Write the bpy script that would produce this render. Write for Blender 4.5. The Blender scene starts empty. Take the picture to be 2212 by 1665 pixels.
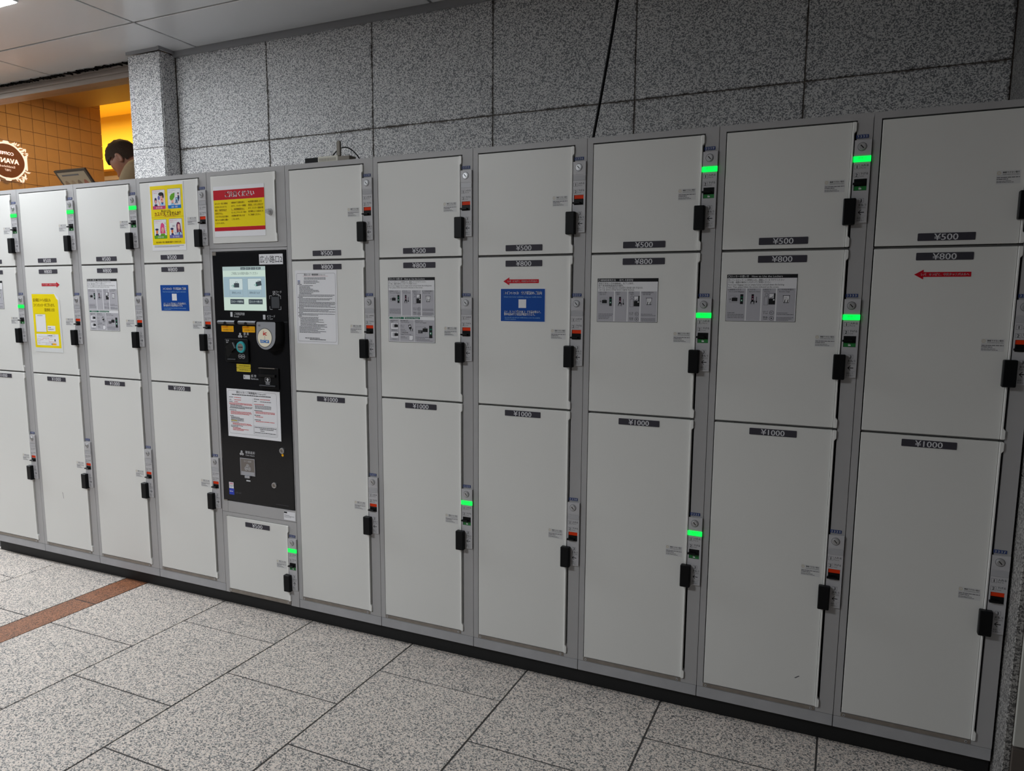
import bpy, math, random
from mathutils import Matrix, Vector

# ------------------------------------------------------------------ scene, camera, light
SC = bpy.context.scene
COL = SC.collection
SC.view_settings.view_transform = 'Standard'
SC.view_settings.look = 'None'
SC.view_settings.gamma = 1.0
SC.view_settings.use_curve_mapping = False
SC.view_settings.exposure = 0.06
SC.cycles.use_denoising = True
SC.cycles.denoising_input_passes = 'RGB_ALBEDO_NORMAL'
SC.cycles.denoising_prefilter = 'NONE'
SC.cycles.max_bounces = 8
SC.cycles.sample_clamp_indirect = 6.0

Z0 = 0.058                      # height of the lockers' lower edge over the floor
cam_d = bpy.data.cameras.new('camera')
cam_d.sensor_width = 36.0
cam_d.lens = 1590.005 / 2212 * 36.0
cam_d.shift_x = (1106 - 1087.227) / 2212
cam_d.shift_y = (860.946 - 832.5) / 2212
cam_d.clip_start = 0.05
cam = bpy.data.objects.new('camera', cam_d)
COL.objects.link(cam)
RR = [(0.9088560, 0.4170891, 0.0041696), (0.0600880, -0.1210293, -0.9908286), (-0.4127592, 0.9007711, -0.1350603)]
cm = Matrix.Identity(4)
for i in range(3):
    cm[i][0] = RR[0][i]
    cm[i][1] = -RR[1][i]
    cm[i][2] = -RR[2][i]
cm[0][3], cm[1][3], cm[2][3] = 1.54164, -2.24955, 1.24939 + Z0
cam.matrix_world = cm
SC.camera = cam

world = bpy.data.worlds.new('world')
SC.world = world
world.use_nodes = True
world.node_tree.nodes['Background'].inputs[0].default_value = (1.0, 0.95, 0.89, 1)
world.node_tree.nodes['Background'].inputs[1].default_value = 0.024

LAMP_ROW = 15.0                 # ceiling lamps close to the wall, left
CAFE_WARM = 52.0


def area(name, loc, sx, sy, power, rgb, rot=(0, 0, 0)):
    d = bpy.data.lights.new(name, 'AREA')
    d.shape = 'RECTANGLE'
    d.size, d.size_y = sx, sy
    d.energy = power
    d.color = rgb
    o = bpy.data.objects.new(name, d)
    o.location = loc
    o.rotation_euler = rot
    COL.objects.link(o)
    return o


# the passage's other ceiling lamps, outside the frame to the left and behind the camera
COOL = (0.92, 0.965, 1.0)
area('ceiling_lamp_light', (-4.36, -0.40, 2.54), 0.64, 0.64, 92, COOL)
area('ceiling_lamp_light', (-6.60, -0.40, 2.54), 0.64, 0.64, 140, COOL)
area('ceiling_lamp_light', (-1.00, -2.75, 2.54), 0.64, 0.64, 58, COOL)


def lin(c):
    return tuple(((v / 255) / 12.92 if v / 255 <= 0.04045 else ((v / 255 + 0.055) / 1.055) ** 2.4) for v in c)


MATS = {}


def mat(name, rgb, rough=0.5, metal=0.0, emit=None, estr=0.0, spec=0.5, noise=0.0, nscale=60.0, coat=0.0):
    """Plain procedural surface: base colour with a little noise in tone and gloss."""
    if name in MATS:
        return MATS[name]
    m = bpy.data.materials.new(name)
    m.use_nodes = True
    nt = m.node_tree
    b = nt.nodes['Principled BSDF']
    c = lin(rgb)
    b.inputs['Base Color'].default_value = (*c, 1)
    b.inputs['Roughness'].default_value = rough
    b.inputs['Metallic'].default_value = metal
    b.inputs['Specular IOR Level'].default_value = 0.2 if name.startswith(('print_', 'ink_')) else spec
    b.inputs['Coat Weight'].default_value = coat
    if emit:
        b.inputs['Emission Color'].default_value = (*lin(emit), 1)
        b.inputs['Emission Strength'].default_value = estr
    if noise > 0:
        tc = nt.nodes.new('ShaderNodeTexCoord')
        n = nt.nodes.new('ShaderNodeTexNoise')
        n.inputs['Scale'].default_value = nscale
        n.inputs['Detail'].default_value = 4
        nt.links.new(tc.outputs['Object'], n.inputs['Vector'])
        r = nt.nodes.new('ShaderNodeMapRange')
        r.inputs['To Min'].default_value = 1 - noise
        r.inputs['To Max'].default_value = 1 + noise
        nt.links.new(n.outputs['Fac'], r.inputs['Value'])
        mx = nt.nodes.new('ShaderNodeMix')
        mx.data_type = 'RGBA'
        mx.blend_type = 'MULTIPLY'
        mx.inputs['Factor'].default_value = 1
        mx.inputs['A'].default_value = (*c, 1)
        nt.links.new(r.outputs['Result'], mx.inputs['B'])
        nt.links.new(mx.outputs['Result'], b.inputs['Base Color'])
    MATS[name] = m
    return m


def granite(name, stops, scale, rough, stain=None, stretch=(1, 1, 1), tint=0.06, coat=0.0):
    """Speckled stone: two sizes of grain sorted through a colour ramp, each slab shifted at random."""
    m = bpy.data.materials.new(name)
    m.use_nodes = True
    nt = m.node_tree
    L = nt.links.new
    b = nt.nodes['Principled BSDF']
    b.inputs['Roughness'].default_value = rough
    b.inputs['Coat Weight'].default_value = coat
    tc = nt.nodes.new('ShaderNodeTexCoord')
    oi = nt.nodes.new('ShaderNodeObjectInfo')
    mp = nt.nodes.new('ShaderNodeVectorMath')
    mp.operation = 'MULTIPLY_ADD'
    mp.inputs[1].default_value = stretch
    cmb = nt.nodes.new('ShaderNodeVectorMath')
    cmb.operation = 'SCALE'
    cmb.inputs[0].default_value = (3.1, 7.7, 5.3)
    L(oi.outputs['Random'], cmb.inputs['Scale'])
    L(tc.outputs['Object'], mp.inputs[0])
    L(cmb.outputs[0], mp.inputs[2])
    wn = nt.nodes.new('ShaderNodeTexNoise')
    wn.inputs['Scale'].default_value = scale * 0.9
    L(mp.outputs[0], wn.inputs['Vector'])
    wv = nt.nodes.new('ShaderNodeVectorMath')
    wv.operation = 'MULTIPLY_ADD'
    wv.inputs[1].default_value = (0.9 / scale,) * 3
    L(wn.outputs['Color'], wv.inputs[0])
    L(mp.outputs[0], wv.inputs[2])
    v = nt.nodes.new('ShaderNodeTexVoronoi')
    v.inputs['Scale'].default_value = scale
    L(wv.outputs[0], v.inputs['Vector'])
    sx = nt.nodes.new('ShaderNodeSeparateColor')
    L(v.outputs['Color'], sx.inputs[0])
    n = nt.nodes.new('ShaderNodeTexNoise')
    n.inputs['Scale'].default_value = scale * 1.4
    n.inputs['Detail'].default_value = 2
    L(mp.outputs[0], n.inputs['Vector'])
    mx = nt.nodes.new('ShaderNodeMix')
    mx.inputs['Factor'].default_value = 0.42
    L(sx.outputs[0], mx.inputs['A'])
    L(n.outputs['Fac'], mx.inputs['B'])
    rp = nt.nodes.new('ShaderNodeValToRGB')
    el = rp.color_ramp.elements
    el[0].position, el[0].color = stops[0][0], (*lin(stops[0][1]), 1)
    el[1].position, el[1].color = stops[-1][0], (*lin(stops[-1][1]), 1)
    for p, c in stops[1:-1]:
        e = el.new(p)
        e.color = (*lin(c), 1)
    L(mx.outputs['Result'], rp.inputs['Fac'])
    out = rp.outputs['Color']
    # slow tone drift and slab to slab difference
    n2 = nt.nodes.new('ShaderNodeTexNoise')
    n2.inputs['Scale'].default_value = 5
    n2.inputs['Detail'].default_value = 3
    L(mp.outputs[0], n2.inputs['Vector'])
    ad = nt.nodes.new('ShaderNodeMath')
    ad.operation = 'ADD'
    L(n2.outputs['Fac'], ad.inputs[0])
    L(oi.outputs['Random'], ad.inputs[1])
    mr = nt.nodes.new('ShaderNodeMapRange')
    mr.inputs['From Max'].default_value = 2
    mr.inputs['To Min'].default_value = 1 - tint
    mr.inputs['To Max'].default_value = 1 + tint
    L(ad.outputs[0], mr.inputs['Value'])
    mu = nt.nodes.new('ShaderNodeMix')
    mu.data_type = 'RGBA'
    mu.blend_type = 'MULTIPLY'
    mu.inputs['Factor'].default_value = 1
    L(out, mu.inputs['A'])
    L(mr.outputs['Result'], mu.inputs['B'])
    out = mu.outputs['Result']
    if stain:
        # grime that has run along the slab's edges
        sp = nt.nodes.new('ShaderNodeSeparateXYZ')
        L(tc.outputs['Generated'], sp.inputs[0])
        dist = []
        for ax in stain['axes']:
            a = nt.nodes.new('ShaderNodeMath')
            a.operation = 'SUBTRACT'
            L(sp.outputs[ax], a.inputs[0])
            a.inputs[1].default_value = 0.5
            ab = nt.nodes.new('ShaderNodeMath')
            ab.operation = 'ABSOLUTE'
            L(a.outputs[0], ab.inputs[0])
            dist.append(ab.outputs[0])
        mxm = nt.nodes.new('ShaderNodeMath')
        mxm.operation = 'MAXIMUM'
        L(dist[0], mxm.inputs[0])
        L(dist[-1], mxm.inputs[1])
        n3 = nt.nodes.new('ShaderNodeTexNoise')
        n3.inputs['Scale'].default_value = 90
        n3.inputs['Detail'].default_value = 5
        L(mp.outputs[0], n3.inputs['Vector'])
        n4 = nt.nodes.new('ShaderNodeTexNoise')
        n4.inputs['Scale'].default_value = 6
        L(mp.outputs[0], n4.inputs['Vector'])
        s1 = nt.nodes.new('ShaderNodeMath')
        s1.operation = 'MULTIPLY_ADD'
        L(n3.outputs['Fac'], s1.inputs[0])
        s1.inputs[1].default_value = stain['spread']
        L(mxm.outputs[0], s1.inputs[2])
        s2 = nt.nodes.new('ShaderNodeMath')
        s2.operation = 'MULTIPLY_ADD'
        L(n4.outputs['Fac'], s2.inputs[0])
        s2.inputs[1].default_value = stain['spread'] * 0.8
        L(s1.outputs[0], s2.inputs[2])
        mr2 = nt.nodes.new('ShaderNodeMapRange')
        mr2.inputs['From Min'].default_value = 0.5 + stain['spread'] * 0.72
        mr2.inputs['From Max'].default_value = 0.5 + stain['spread'] * 1.02
        mr2.inputs['To Max'].default_value = stain['amount']
        L(s2.outputs[0], mr2.inputs['Value'])
        m3 = nt.nodes.new('ShaderNodeMix')
        m3.data_type = 'RGBA'
        m3.inputs['B'].default_value = (*lin(stain['rgb']), 1)
        L(mr2.outputs['Result'], m3.inputs['Factor'])
        L(out, m3.inputs['A'])
        out = m3.outputs['Result']
    L(out, b.inputs['Base Color'])
    MATS[name] = m
    return m


def glass_mat(name, tint, refl=0.08):
    m = bpy.data.materials.new(name)
    m.use_nodes = True
    nt = m.node_tree
    nt.nodes.remove(nt.nodes['Principled BSDF'])
    t = nt.nodes.new('ShaderNodeBsdfTransparent')
    t.inputs[0].default_value = (*tint, 1)
    g = nt.nodes.new('ShaderNodeBsdfGlossy')
    g.inputs['Roughness'].default_value = 0.45
    fr = nt.nodes.new('ShaderNodeLayerWeight')
    fr.inputs['Blend'].default_value = 0.5
    mul = nt.nodes.new('ShaderNodeMath')
    mul.operation = 'MULTIPLY'
    mul.inputs[1].default_value = refl
    nt.links.new(fr.outputs['Facing'], mul.inputs[0])
    mix = nt.nodes.new('ShaderNodeMixShader')
    nt.links.new(mul.outputs[0], mix.inputs[0])
    nt.links.new(t.outputs[0], mix.inputs[1])
    nt.links.new(g.outputs[0], mix.inputs[2])
    nt.links.new(mix.outputs[0], nt.nodes['Material Output'].inputs[0])
    MATS[name] = m
    return m


# materials --------------------------------------------------------------
M_DOOR = mat('door_paint', (226, 226, 223), 0.42, noise=0.012, nscale=3)
M_STRIP = mat('door_edge_paint', (236, 236, 233), 0.35)
M_FRAME = mat('grey_frame_paint', (175, 174, 175), 0.45, noise=0.03, nscale=9)
M_LOCKP = mat('lock_panel_grey', (190, 189, 192), 0.4)
M_DARK = mat('inside_dark', (26, 25, 25), 0.8)
M_PLINTH = mat('plinth_black', (16, 17, 19), 0.6, noise=0.15, nscale=20)
M_BLACK = mat('handle_black', (15, 16, 18), 0.42, spec=0.18)
M_BLACKSLOT = mat('slot_black', (12, 12, 13), 0.35)
M_STEEL = mat('scuffed_steel', (140, 132, 124), 0.42, metal=0.3, noise=0.32, nscale=38)
M_CHROME = mat('chrome', (196, 196, 198), 0.42, metal=0.75)
M_KEYHOLE = mat('keyhole', (8, 8, 8), 0.6)
M_GREENLIT = mat('green_light', (20, 190, 60), 0.3, emit=(0, 255, 84), estr=1.15)
M_GREENTX = mat('green_light_text', (0, 120, 40), 0.5, emit=(0, 150, 45), estr=0.6)
M_LIGHTOFF = mat('unlit_window', (176, 176, 180), 0.25)
M_GREEN = mat('latch_green', (38, 132, 62), 0.45)
M_RED = mat('latch_orange', (232, 62, 22), 0.5, spec=0.15)
M_INK = mat('ink_black', (30, 30, 33), 0.6)
M_INK2 = mat('ink_grey', (96, 96, 100), 0.6)
M_GOLD = mat('ink_gold', (196, 176, 120), 0.6)
M_PLATE = mat('price_plate_grey', (66, 64, 72), 0.5, spec=0.15)
M_WHITE = mat('ink_white', (232, 232, 235), 0.5)
M_NUM = mat('number_plate_blue', (60, 76, 126), 0.5, spec=0.15)
M_CLEAR = mat('clear_label', (214, 214, 214), 0.3)
M_PAPER = mat('paper_white', (236, 236, 240), 0.55)
M_LAM = mat('laminate_pale', (228, 230, 230), 0.2)
M_PANELG = mat('print_grey', (184, 183, 190), 0.5)
M_YEL = mat('print_yellow', (246, 222, 0), 0.45)
M_REDP = mat('print_red', (196, 18, 38), 0.45)
M_REDT = mat('print_red_text', (200, 40, 40), 0.5)
M_ORT = mat('print_brown_text', (120, 72, 8), 0.5)
M_BLUE = mat('print_blue', (18, 74, 158), 0.4)
M_BLUE2 = mat('print_sky_blue', (20, 120, 200), 0.4)
M_MAG = mat('print_magenta', (206, 66, 120), 0.4)
M_GRN = mat('print_leaf_green', (98, 168, 30), 0.4)
M_DGRN = mat('print_dark_green', (24, 104, 76), 0.4)
M_VIO = mat('print_violet', (112, 108, 178), 0.4)
M_SKIN = mat('print_skin', (240, 178, 168), 0.5)
M_OSKIN = mat('print_orange_skin', (232, 120, 60), 0.5)
M_NAVY = mat('print_navy', (38, 46, 92), 0.5)
M_WINE = mat('print_wine', (120, 40, 80), 0.5)
M_PINK = mat('print_pink', (228, 70, 130), 0.5)
M_PALEB = mat('print_pale_blue', (160, 205, 238), 0.5)
M_ORANGE = mat('print_orange', (248, 178, 20), 0.5)

M_WALL = granite('wall_granite', [(0.0, (112, 113, 116)), (0.36, (134, 135, 138)), (0.47, (194, 194, 195)), (0.56, (230, 229, 228)), (1.0, (248, 246, 244))], 270, 0.55,
                 stain=dict(axes=('X', 'Z'), spread=0.062, amount=0.9, rgb=(62, 54, 48)))
M_WALLP = granite('pillar_granite', [(0.0, (100, 101, 104)), (0.36, (122, 123, 127)), (0.47, (182, 182, 184)), (0.56, (222, 221, 220)), (1.0, (242, 240, 238))], 270, 0.5)
M_FLOOR = granite('floor_granite', [(0.0, (62, 63, 65)), (0.32, (102, 102, 102)), (0.42, (176, 173, 169)), (0.54, (210, 200, 191)), (0.66, (220, 206, 195)), (1.0, (242, 237, 232))], 280, 0.38)
M_FLOORO = granite('floor_granite_red', [(0.0, (62, 44, 36)), (0.34, (92, 62, 46)), (0.46, (142, 94, 66)), (0.6, (162, 108, 78)), (1.0, (182, 130, 100))], 280, 0.38)
M_RETSHADE = granite('return_granite_shaded', [(0.0, (64, 64, 65)), (0.36, (80, 79, 79)), (0.47, (122, 120, 119)), (0.56, (152, 150, 147)), (1.0, (178, 175, 172))], 270, 0.6)  # same stone as the wall, with the return's shade put into darker colours
M_RAIL = mat('rail_paint', (170, 170, 173), 0.5, noise=0.14, nscale=16)
M_GROUT = mat('grout', (66, 64, 63), 0.85, noise=0.2, nscale=40)
M_WGROUT = mat('wall_joint', (118, 108, 100), 0.85, noise=0.3, nscale=30)
M_CEIL = mat('ceiling_panel_metal', (222, 223, 224), 0.22, metal=0.08, noise=0.02, nscale=2)
M_CGAP = mat('ceiling_gap', (20, 18, 17), 0.9, spec=0.05)
M_ALU = mat('aluminium_frame', (168, 158, 150), 0.35, metal=0.7)
M_LAMP = mat('lamp_diffuser', (250, 250, 245), 0.5, emit=(245, 250, 255), estr=LAMP_ROW)
M_LAMPF = mat('lamp_frame', (235, 235, 232), 0.4)


# ------------------------------------------------------------------ mesh tools
class MB:
    """Collects boxes, prisms, cylinders, tubes and lettering, then links them as ONE mesh object."""

    def __init__(self):
        self.v, self.f, self.mi, self.mats, self.sm = [], [], [], [], []

    def m(self, ma):
        if ma not in self.mats:
            self.mats.append(ma)
        return self.mats.index(ma)

    def add(self, vs, fs, ma, smooth=False):
        o = len(self.v)
        k = self.m(ma)
        self.v += [tuple(p) for p in vs]
        for f in fs:
            self.f.append(tuple(o + i for i in f))
            self.mi.append(k)
            self.sm.append(smooth)

    def box(self, x0, x1, y0, y1, z0, z1, ma):
        vs = [(x0, y0, z0), (x1, y0, z0), (x1, y1, z0), (x0, y1, z0), (x0, y0, z1), (x1, y0, z1), (x1, y1, z1), (x0, y1, z1)]
        self.add(vs, [(0, 1, 5, 4), (1, 2, 6, 5), (2, 3, 7, 6), (3, 0, 4, 7), (4, 5, 6, 7), (3, 2, 1, 0)], ma)
        return self

    def prism(self, pts, y0, y1, ma):
        """Outline (x, z) counter-clockwise as seen from the front (-y), extruded from y0 (front) to y1."""
        n = len(pts)
        vs = [(x, y0, z) for x, z in pts] + [(x, y1, z) for x, z in pts]
        fs = [tuple(range(n)), tuple(range(2 * n - 1, n - 1, -1))]
        for i in range(n):
            j = (i + 1) % n
            fs.append((i, i + n, j + n, j))
        self.add(vs, fs, ma)
        return self

    def flat(self, pts, y, ma):
        self.add([(x, y, z) for x, z in pts], [tuple(range(len(pts)))], ma)
        return self

    def rect(self, x0, x1, z0, z1, y, ma):
        return self.flat([(x0, z0), (x1, z0), (x1, z1), (x0, z1)], y, ma)

    def outline(self, x0, x1, z0, z1, t, y, ma):
        self.rect(x0, x1, z0, z0 + t, y, ma)
        self.rect(x0, x1, z1 - t, z1, y, ma)
        self.rect(x0, x0 + t, z0 + t, z1 - t, y, ma)
        self.rect(x1 - t, x1, z0 + t, z1 - t, y, ma)
        return self

    def disc(self, cx, cz, r, y, ma, n=20, rz=None):
        rz = rz or r
        return self.flat([(cx + r * math.cos(2 * math.pi * i / n), cz + rz * math.sin(2 * math.pi * i / n)) for i in range(n)], y, ma)

    def ring(self, cx, cz, r0, r1, y, ma, n=24):
        vs, fs = [], []
        for i in range(n):
            a = 2 * math.pi * i / n
            vs += [(cx + r0 * math.cos(a), y, cz + r0 * math.sin(a)), (cx + r1 * math.cos(a), y, cz + r1 * math.sin(a))]
        for i in range(n):
            j = (i + 1) % n
            fs.append((2 * i, 2 * i + 1, 2 * j + 1, 2 * j))
        self.add(vs, fs, ma)
        return self

    def cyl(self, cx, cz, r, y0, y1, ma, n=24, r0=None):
        r0 = r if r0 is None else r0
        vs = [(cx + r0 * math.cos(2 * math.pi * i / n), y0, cz + r0 * math.sin(2 * math.pi * i / n)) for i in range(n)]
        vs += [(cx + r * math.cos(2 * math.pi * i / n), y1, cz + r * math.sin(2 * math.pi * i / n)) for i in range(n)]
        fs = [tuple(range(n)), tuple(range(2 * n - 1, n - 1, -1))] + [(i, i + n, (i + 1) % n + n, (i + 1) % n) for i in range(n)]
        self.add(vs, fs, ma)
        return self

    def tube(self, path, r, ma, n=8):
        path = [Vector(p) for p in path]
        vs, fs = [], []
        for i, p in enumerate(path):
            d = (path[min(i + 1, len(path) - 1)] - path[max(i - 1, 0)]).normalized()
            a = d.orthogonal().normalized() if abs(d.y) > 0.99 else d.cross(Vector((0, 1, 0))).normalized()
            b = d.cross(a)
            for k in range(n):
                t = 2 * math.pi * k / n
                vs.append(p + a * (r * math.cos(t)) + b * (r * math.sin(t)))
        for i in range(len(path) - 1):
            for k in range(n):
                fs.append((i * n + k, i * n + (k + 1) % n, (i + 1) * n + (k + 1) % n, (i + 1) * n + k))
        fs.append(tuple(range(n - 1, -1, -1)))
        fs.append(tuple(range((len(path) - 1) * n, len(path) * n)))
        self.add(vs, fs, ma, True)
        return self

    def text(self, s, x, z, em, ma, y, align='l', fit=None, xs=1.0, bold=0.0, axis='xz', flip=False, slant=0.0):
        """Lettering flat on the plane at y; z is the baseline, em the type size; fit squeezes or widens it to a width."""
        V, F, w = glyphs(s)
        k = em * xs
        if fit is not None and w > 0:
            k = fit / w
        W = w * k
        ox = x - (W if align == 'r' else W / 2 if align == 'c' else 0)
        for dx in ((0,) if not bold else (-bold * em, bold * em)):
            if axis == 'xz':
                self.add([(ox + dx + px * k + slant * pz * em, y, z + pz * em) for px, pz in V], F, ma)
            else:
                self.add([(px, y, pz) for px, pz in V], F, ma)
        return self

    def greek(self, x0, x1, z, n, pitch, h, ma, y, rnd, full=False):
        """Lines of print too small to read: rows of short strokes with ragged ends."""
        for i in range(n):
            end = x1 if full and rnd.random() < 0.6 else x0 + (x1 - x0) * rnd.uniform(0.45, 0.98)
            x = x0
            zz = z - i * pitch
            while x < end - h:
                L = min(rnd.uniform(1.2, 5.0) * h, end - x)
                self.rect(x, x + L, zz - h / 2, zz + h / 2, y, ma)
                x += L + h * rnd.uniform(0.25, 0.6)
        return self

    def mesh(self, name):
        me = bpy.data.meshes.new(name)
        me.from_pydata(self.v, [], self.f)
        for ma in self.mats:
            me.materials.append(ma)
        me.polygons.foreach_set('material_index', self.mi)
        me.polygons.foreach_set('use_smooth', self.sm)
        me.update()
        return me

    def build(self, name, parent=None, loc=(0, 0, 0), bevel=0.0, seg=2, rot=None):
        return link(name, self.mesh(name), parent, loc, bevel, seg, rot)


def link(name, me, parent=None, loc=(0, 0, 0), bevel=0.0, seg=2, rot=None):
    o = bpy.data.objects.new(name, me)
    COL.objects.link(o)
    o.location = loc
    if rot:
        o.rotation_euler = rot
    if parent is not None:
        o.parent = parent
    if bevel > 0:
        b = o.modifiers.new('bevel', 'BEVEL')
        b.width = bevel
        b.segments = seg
        b.limit_method = 'ANGLE'
        b.angle_limit = math.radians(40)
    return o


GL = {}


def glyphs(s):
    if s in GL:
        return GL[s]
    cu = bpy.data.curves.new('type', 'FONT')
    cu.body = s
    cu.size = 1.0
    cu.resolution_u = 2
    o = bpy.data.objects.new('type', cu)
    me = bpy.data.meshes.new_from_object(o)
    V = [(v.co.x, v.co.y) for v in me.vertices]
    F = []
    for p in me.polygons:
        t = tuple(p.vertices)
        F.append(t)
    x0 = min((v[0] for v in V), default=0)
    x1 = max((v[0] for v in V), default=0)
    V = [(a - x0, b) for a, b in V]
    bpy.data.objects.remove(o)
    bpy.data.curves.remove(cu)
    bpy.data.meshes.remove(me)
    GL[s] = (V, F, x1 - x0)
    return GL[s]


def empty(name, loc, label, cat, group=None, rot=None):
    o = bpy.data.objects.new(name, None)
    COL.objects.link(o)
    o.location = loc
    o.empty_display_size = 0.1
    if rot:
        o.rotation_euler = rot
    return tag(o, label, cat, group)


def tag(o, label=None, cat=None, group=None, kind=None):
    if label:
        o['label'] = label
    if cat:
        o['category'] = cat
    if group:
        o['group'] = group
    if kind:
        o['kind'] = kind
    return o


CACHE = {}


def part(name, key, fn, parent, loc=(0, 0, 0), bevel=0.0, seg=2):
    """A part whose mesh is shared by every part built under the same key."""
    if key not in CACHE:
        mb = MB()
        fn(mb)
        CACHE[key] = mb.mesh(name)
    return link(name, CACHE[key], parent, loc, bevel, seg)


def rpts(x0, x1, z0, z1, r, n=4):
    """Rounded rectangle outline, counter-clockwise."""
    out = []
    for cx, cz, a0 in ((x1 - r, z0 + r, -90), (x1 - r, z1 - r, 0), (x0 + r, z1 - r, 90), (x0 + r, z0 + r, 180)):
        for i in range(n + 1):
            a = math.radians(a0 + 90 * i / n)
            out.append((cx + r * math.cos(a), cz + r * math.sin(a)))
    return out


rnd = random.Random(5)

# ------------------------------------------------------------------ the setting
WALL_Y = 0.68
CEIL = 2.50 + Z0


def structure(o, label=None):
    return tag(o, label, None, None, 'structure')


# floor: slab with every paving slab a piece of its own
FP, FH = 0.47468, 0.4772
J = 0.0027
floor = structure(MB().box(-10.5, 3.6, -6.5, 0.75, -0.12, -0.0016, M_GROUT).build('floor'), 'station floor of grey pink granite slabs')
big = MB().box(J - FP / 2, FP / 2 - J, J - FH / 2, FH / 2 - J, -0.02, 0.0, M_FLOOR).mesh('floor_slab')


def slab(x0, x1, y0, y1, ma=M_FLOOR):
    w, h = x1 - x0, y1 - y0
    cx, cy = (x0 + x1) / 2, (y0 + y1) / 2
    if abs(w - FP) < 1e-4 and abs(h - FH) < 1e-4 and ma is M_FLOOR:
        me = big
    else:
        me = MB().box(J - w / 2, w / 2 - J, J - h / 2, h / 2 - J, -0.02, 0.0, ma).mesh('floor_slab')
    return link('floor_slab', me, floor, (cx, cy, rnd.uniform(-0.0004, 0.0004)), 0.0008, 1)


XJ0 = -0.8256                    # a joint that runs to the lockers
strips = [(XJ0 + k * FP, XJ0 + (k + 1) * FP, k % 2) for k in range(-1, 8)]
XB1 = XJ0 - FP                   # right side of the red band
XB0 = -1.4415
strips += [(XB0 - (k + 1) * FP, XB0 - k * FP, (k + 1) % 2) for k in range(0, 7)]
for x0, x1, odd in strips:
    j0 = -0.2006 if odd == 0 else -0.4400
    y1 = 0.05
    y = j0
    slab(x0, x1, y, y1)
    for k in range(6):
        slab(x0, x1, y - FH, y)
        y -= FH
for k in range(7):
    y1 = 0.05 if k == 0 else -0.4400 + 0.2 - (k - 1) * FH
    y0 = -0.4400 + 0.2 - k * FH
    o = slab(XB0, XB1, y0, y1, M_FLOORO)
    o['label'] = 'narrow red brown granite band slab'

# back wall of granite panels
wall_back = structure(MB().box(-1.67, 2.0, WALL_Y + 0.004, WALL_Y + 0.12, 0, CEIL + 0.1, M_WGROUT).build('wall_back'), 'speckled grey granite wall above the lockers')
WX = [-1.672, -1.070, -0.460, 0.145, 0.755, 1.368, 1.986]
WZ = [0.80 + Z0, 1.405 + Z0, 2.0145 + Z0, 2.477 + Z0]
WJ = 0.0016
for i in range(len(WX) - 1):
    for j in range(len(WZ) - 1):
        w, h = WX[i + 1] - WX[i], WZ[j + 1] - WZ[j]
        top = 0 if j == len(WZ) - 2 else WJ
        MB().box(WJ - w / 2, w / 2 - WJ, 0, 0.02, WJ - h / 2, h / 2 - top, M_WALL).build('granite_panel', wall_back, ((WX[i] + WX[i + 1]) / 2, WALL_Y, (WZ[j] + WZ[j + 1]) / 2), 0.0015, 1)
# pillar
pillar = structure(MB().box(-1.898, -1.682, 0.60, 0.80, 0, CEIL - 0.022, M_WGROUT).build('wall_pillar'), 'slim granite pillar between cafe window and wall')
for j in range(len(WZ) - 1):
    z0, z1 = WZ[j] + WJ / 2, WZ[j + 1] - (WJ / 2 if j < 2 else -0.003)
    MB().box(-1.9045, -1.6775, 0.584, 0.606, z0, z1, M_WALLP).build('granite_panel', pillar, (0, 0, 0), 0.0025, 2)
    MB().box(-1.690, -1.6735, 0.590, 0.679, z0, z1, M_WALLP).build('granite_panel', pillar, (0, 0, 0), 0.002, 2)

# right return wall and the wall in front of it
wall_right = structure(MB().box(1.998, 2.10, -0.085, 0.80, 0, CEIL + 0.1, M_WGROUT).build('wall_right'), 'granite return wall at the right end of the lockers')
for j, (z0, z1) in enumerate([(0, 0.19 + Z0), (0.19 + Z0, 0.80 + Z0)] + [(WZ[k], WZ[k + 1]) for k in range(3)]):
    MB().box(1.987, 2.004, -0.10, WALL_Y - 0.002, z0 + WJ / 2, z1 - WJ / 2, M_RETSHADE).build('granite_panel', wall_right, (0, 0, 0), 0.002, 1)
wall_front = structure(MB().box(2.004, 3.6, -0.0995, -0.02, 0, CEIL + 0.1, mat('wall_grey_brown', (112, 106, 100), 0.6, noise=0.05, nscale=15)).build('wall_front'), 'wall beyond the granite corner at far right')
MB().box(2.0045, 3.55, -0.108, -0.099, 0.115 + Z0, 2.3, mat('panel_pale', (186, 186, 180), 0.5)).build('wall_panel', wall_front, (0, 0, 0), 0.002)
MB().box(2.0045, 3.58, -0.106, -0.0992, 0.0, 0.108 + Z0, mat('base_brown', (86, 78, 72), 0.6)).build('skirting', wall_front, (0, 0, 0), 0.002)

# ceiling
ceiling = structure(MB().box(-10.5, 3.6, -6.5, WALL_Y + 0.2, CEIL + 0.012, CEIL + 0.12, M_CGAP).build('ceiling'), 'ceiling of grey metal panels with dark joints')
CXJ = [-9.55, -8.40, -7.25, -6.10, -4.95, -3.80, -2.655, -1.510, -0.140, 1.06, 2.26, 3.46]
CYJ = [-5.70, -4.50, -3.30, -2.10, -0.90, 0.305, 0.664]
CJ = 0.0060
for i in range(len(CXJ) - 1):
    for j in range(len(CYJ) - 1):
        y1 = CYJ[j + 1]
        if j == len(CYJ) - 2 and CXJ[i] < -1.6:
            y1 = 0.69
        w, h = CXJ[i + 1] - CXJ[i], y1 - CYJ[j]
        MB().box(CJ - w / 2, w / 2 - CJ, CJ - h / 2, h / 2 - CJ * (j < 5), 0, 0.012, M_CEIL).build('ceiling_panel', ceiling, ((CXJ[i] + CXJ[i + 1]) / 2, (CYJ[j] + y1) / 2, CEIL), 0.002, 1)
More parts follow.
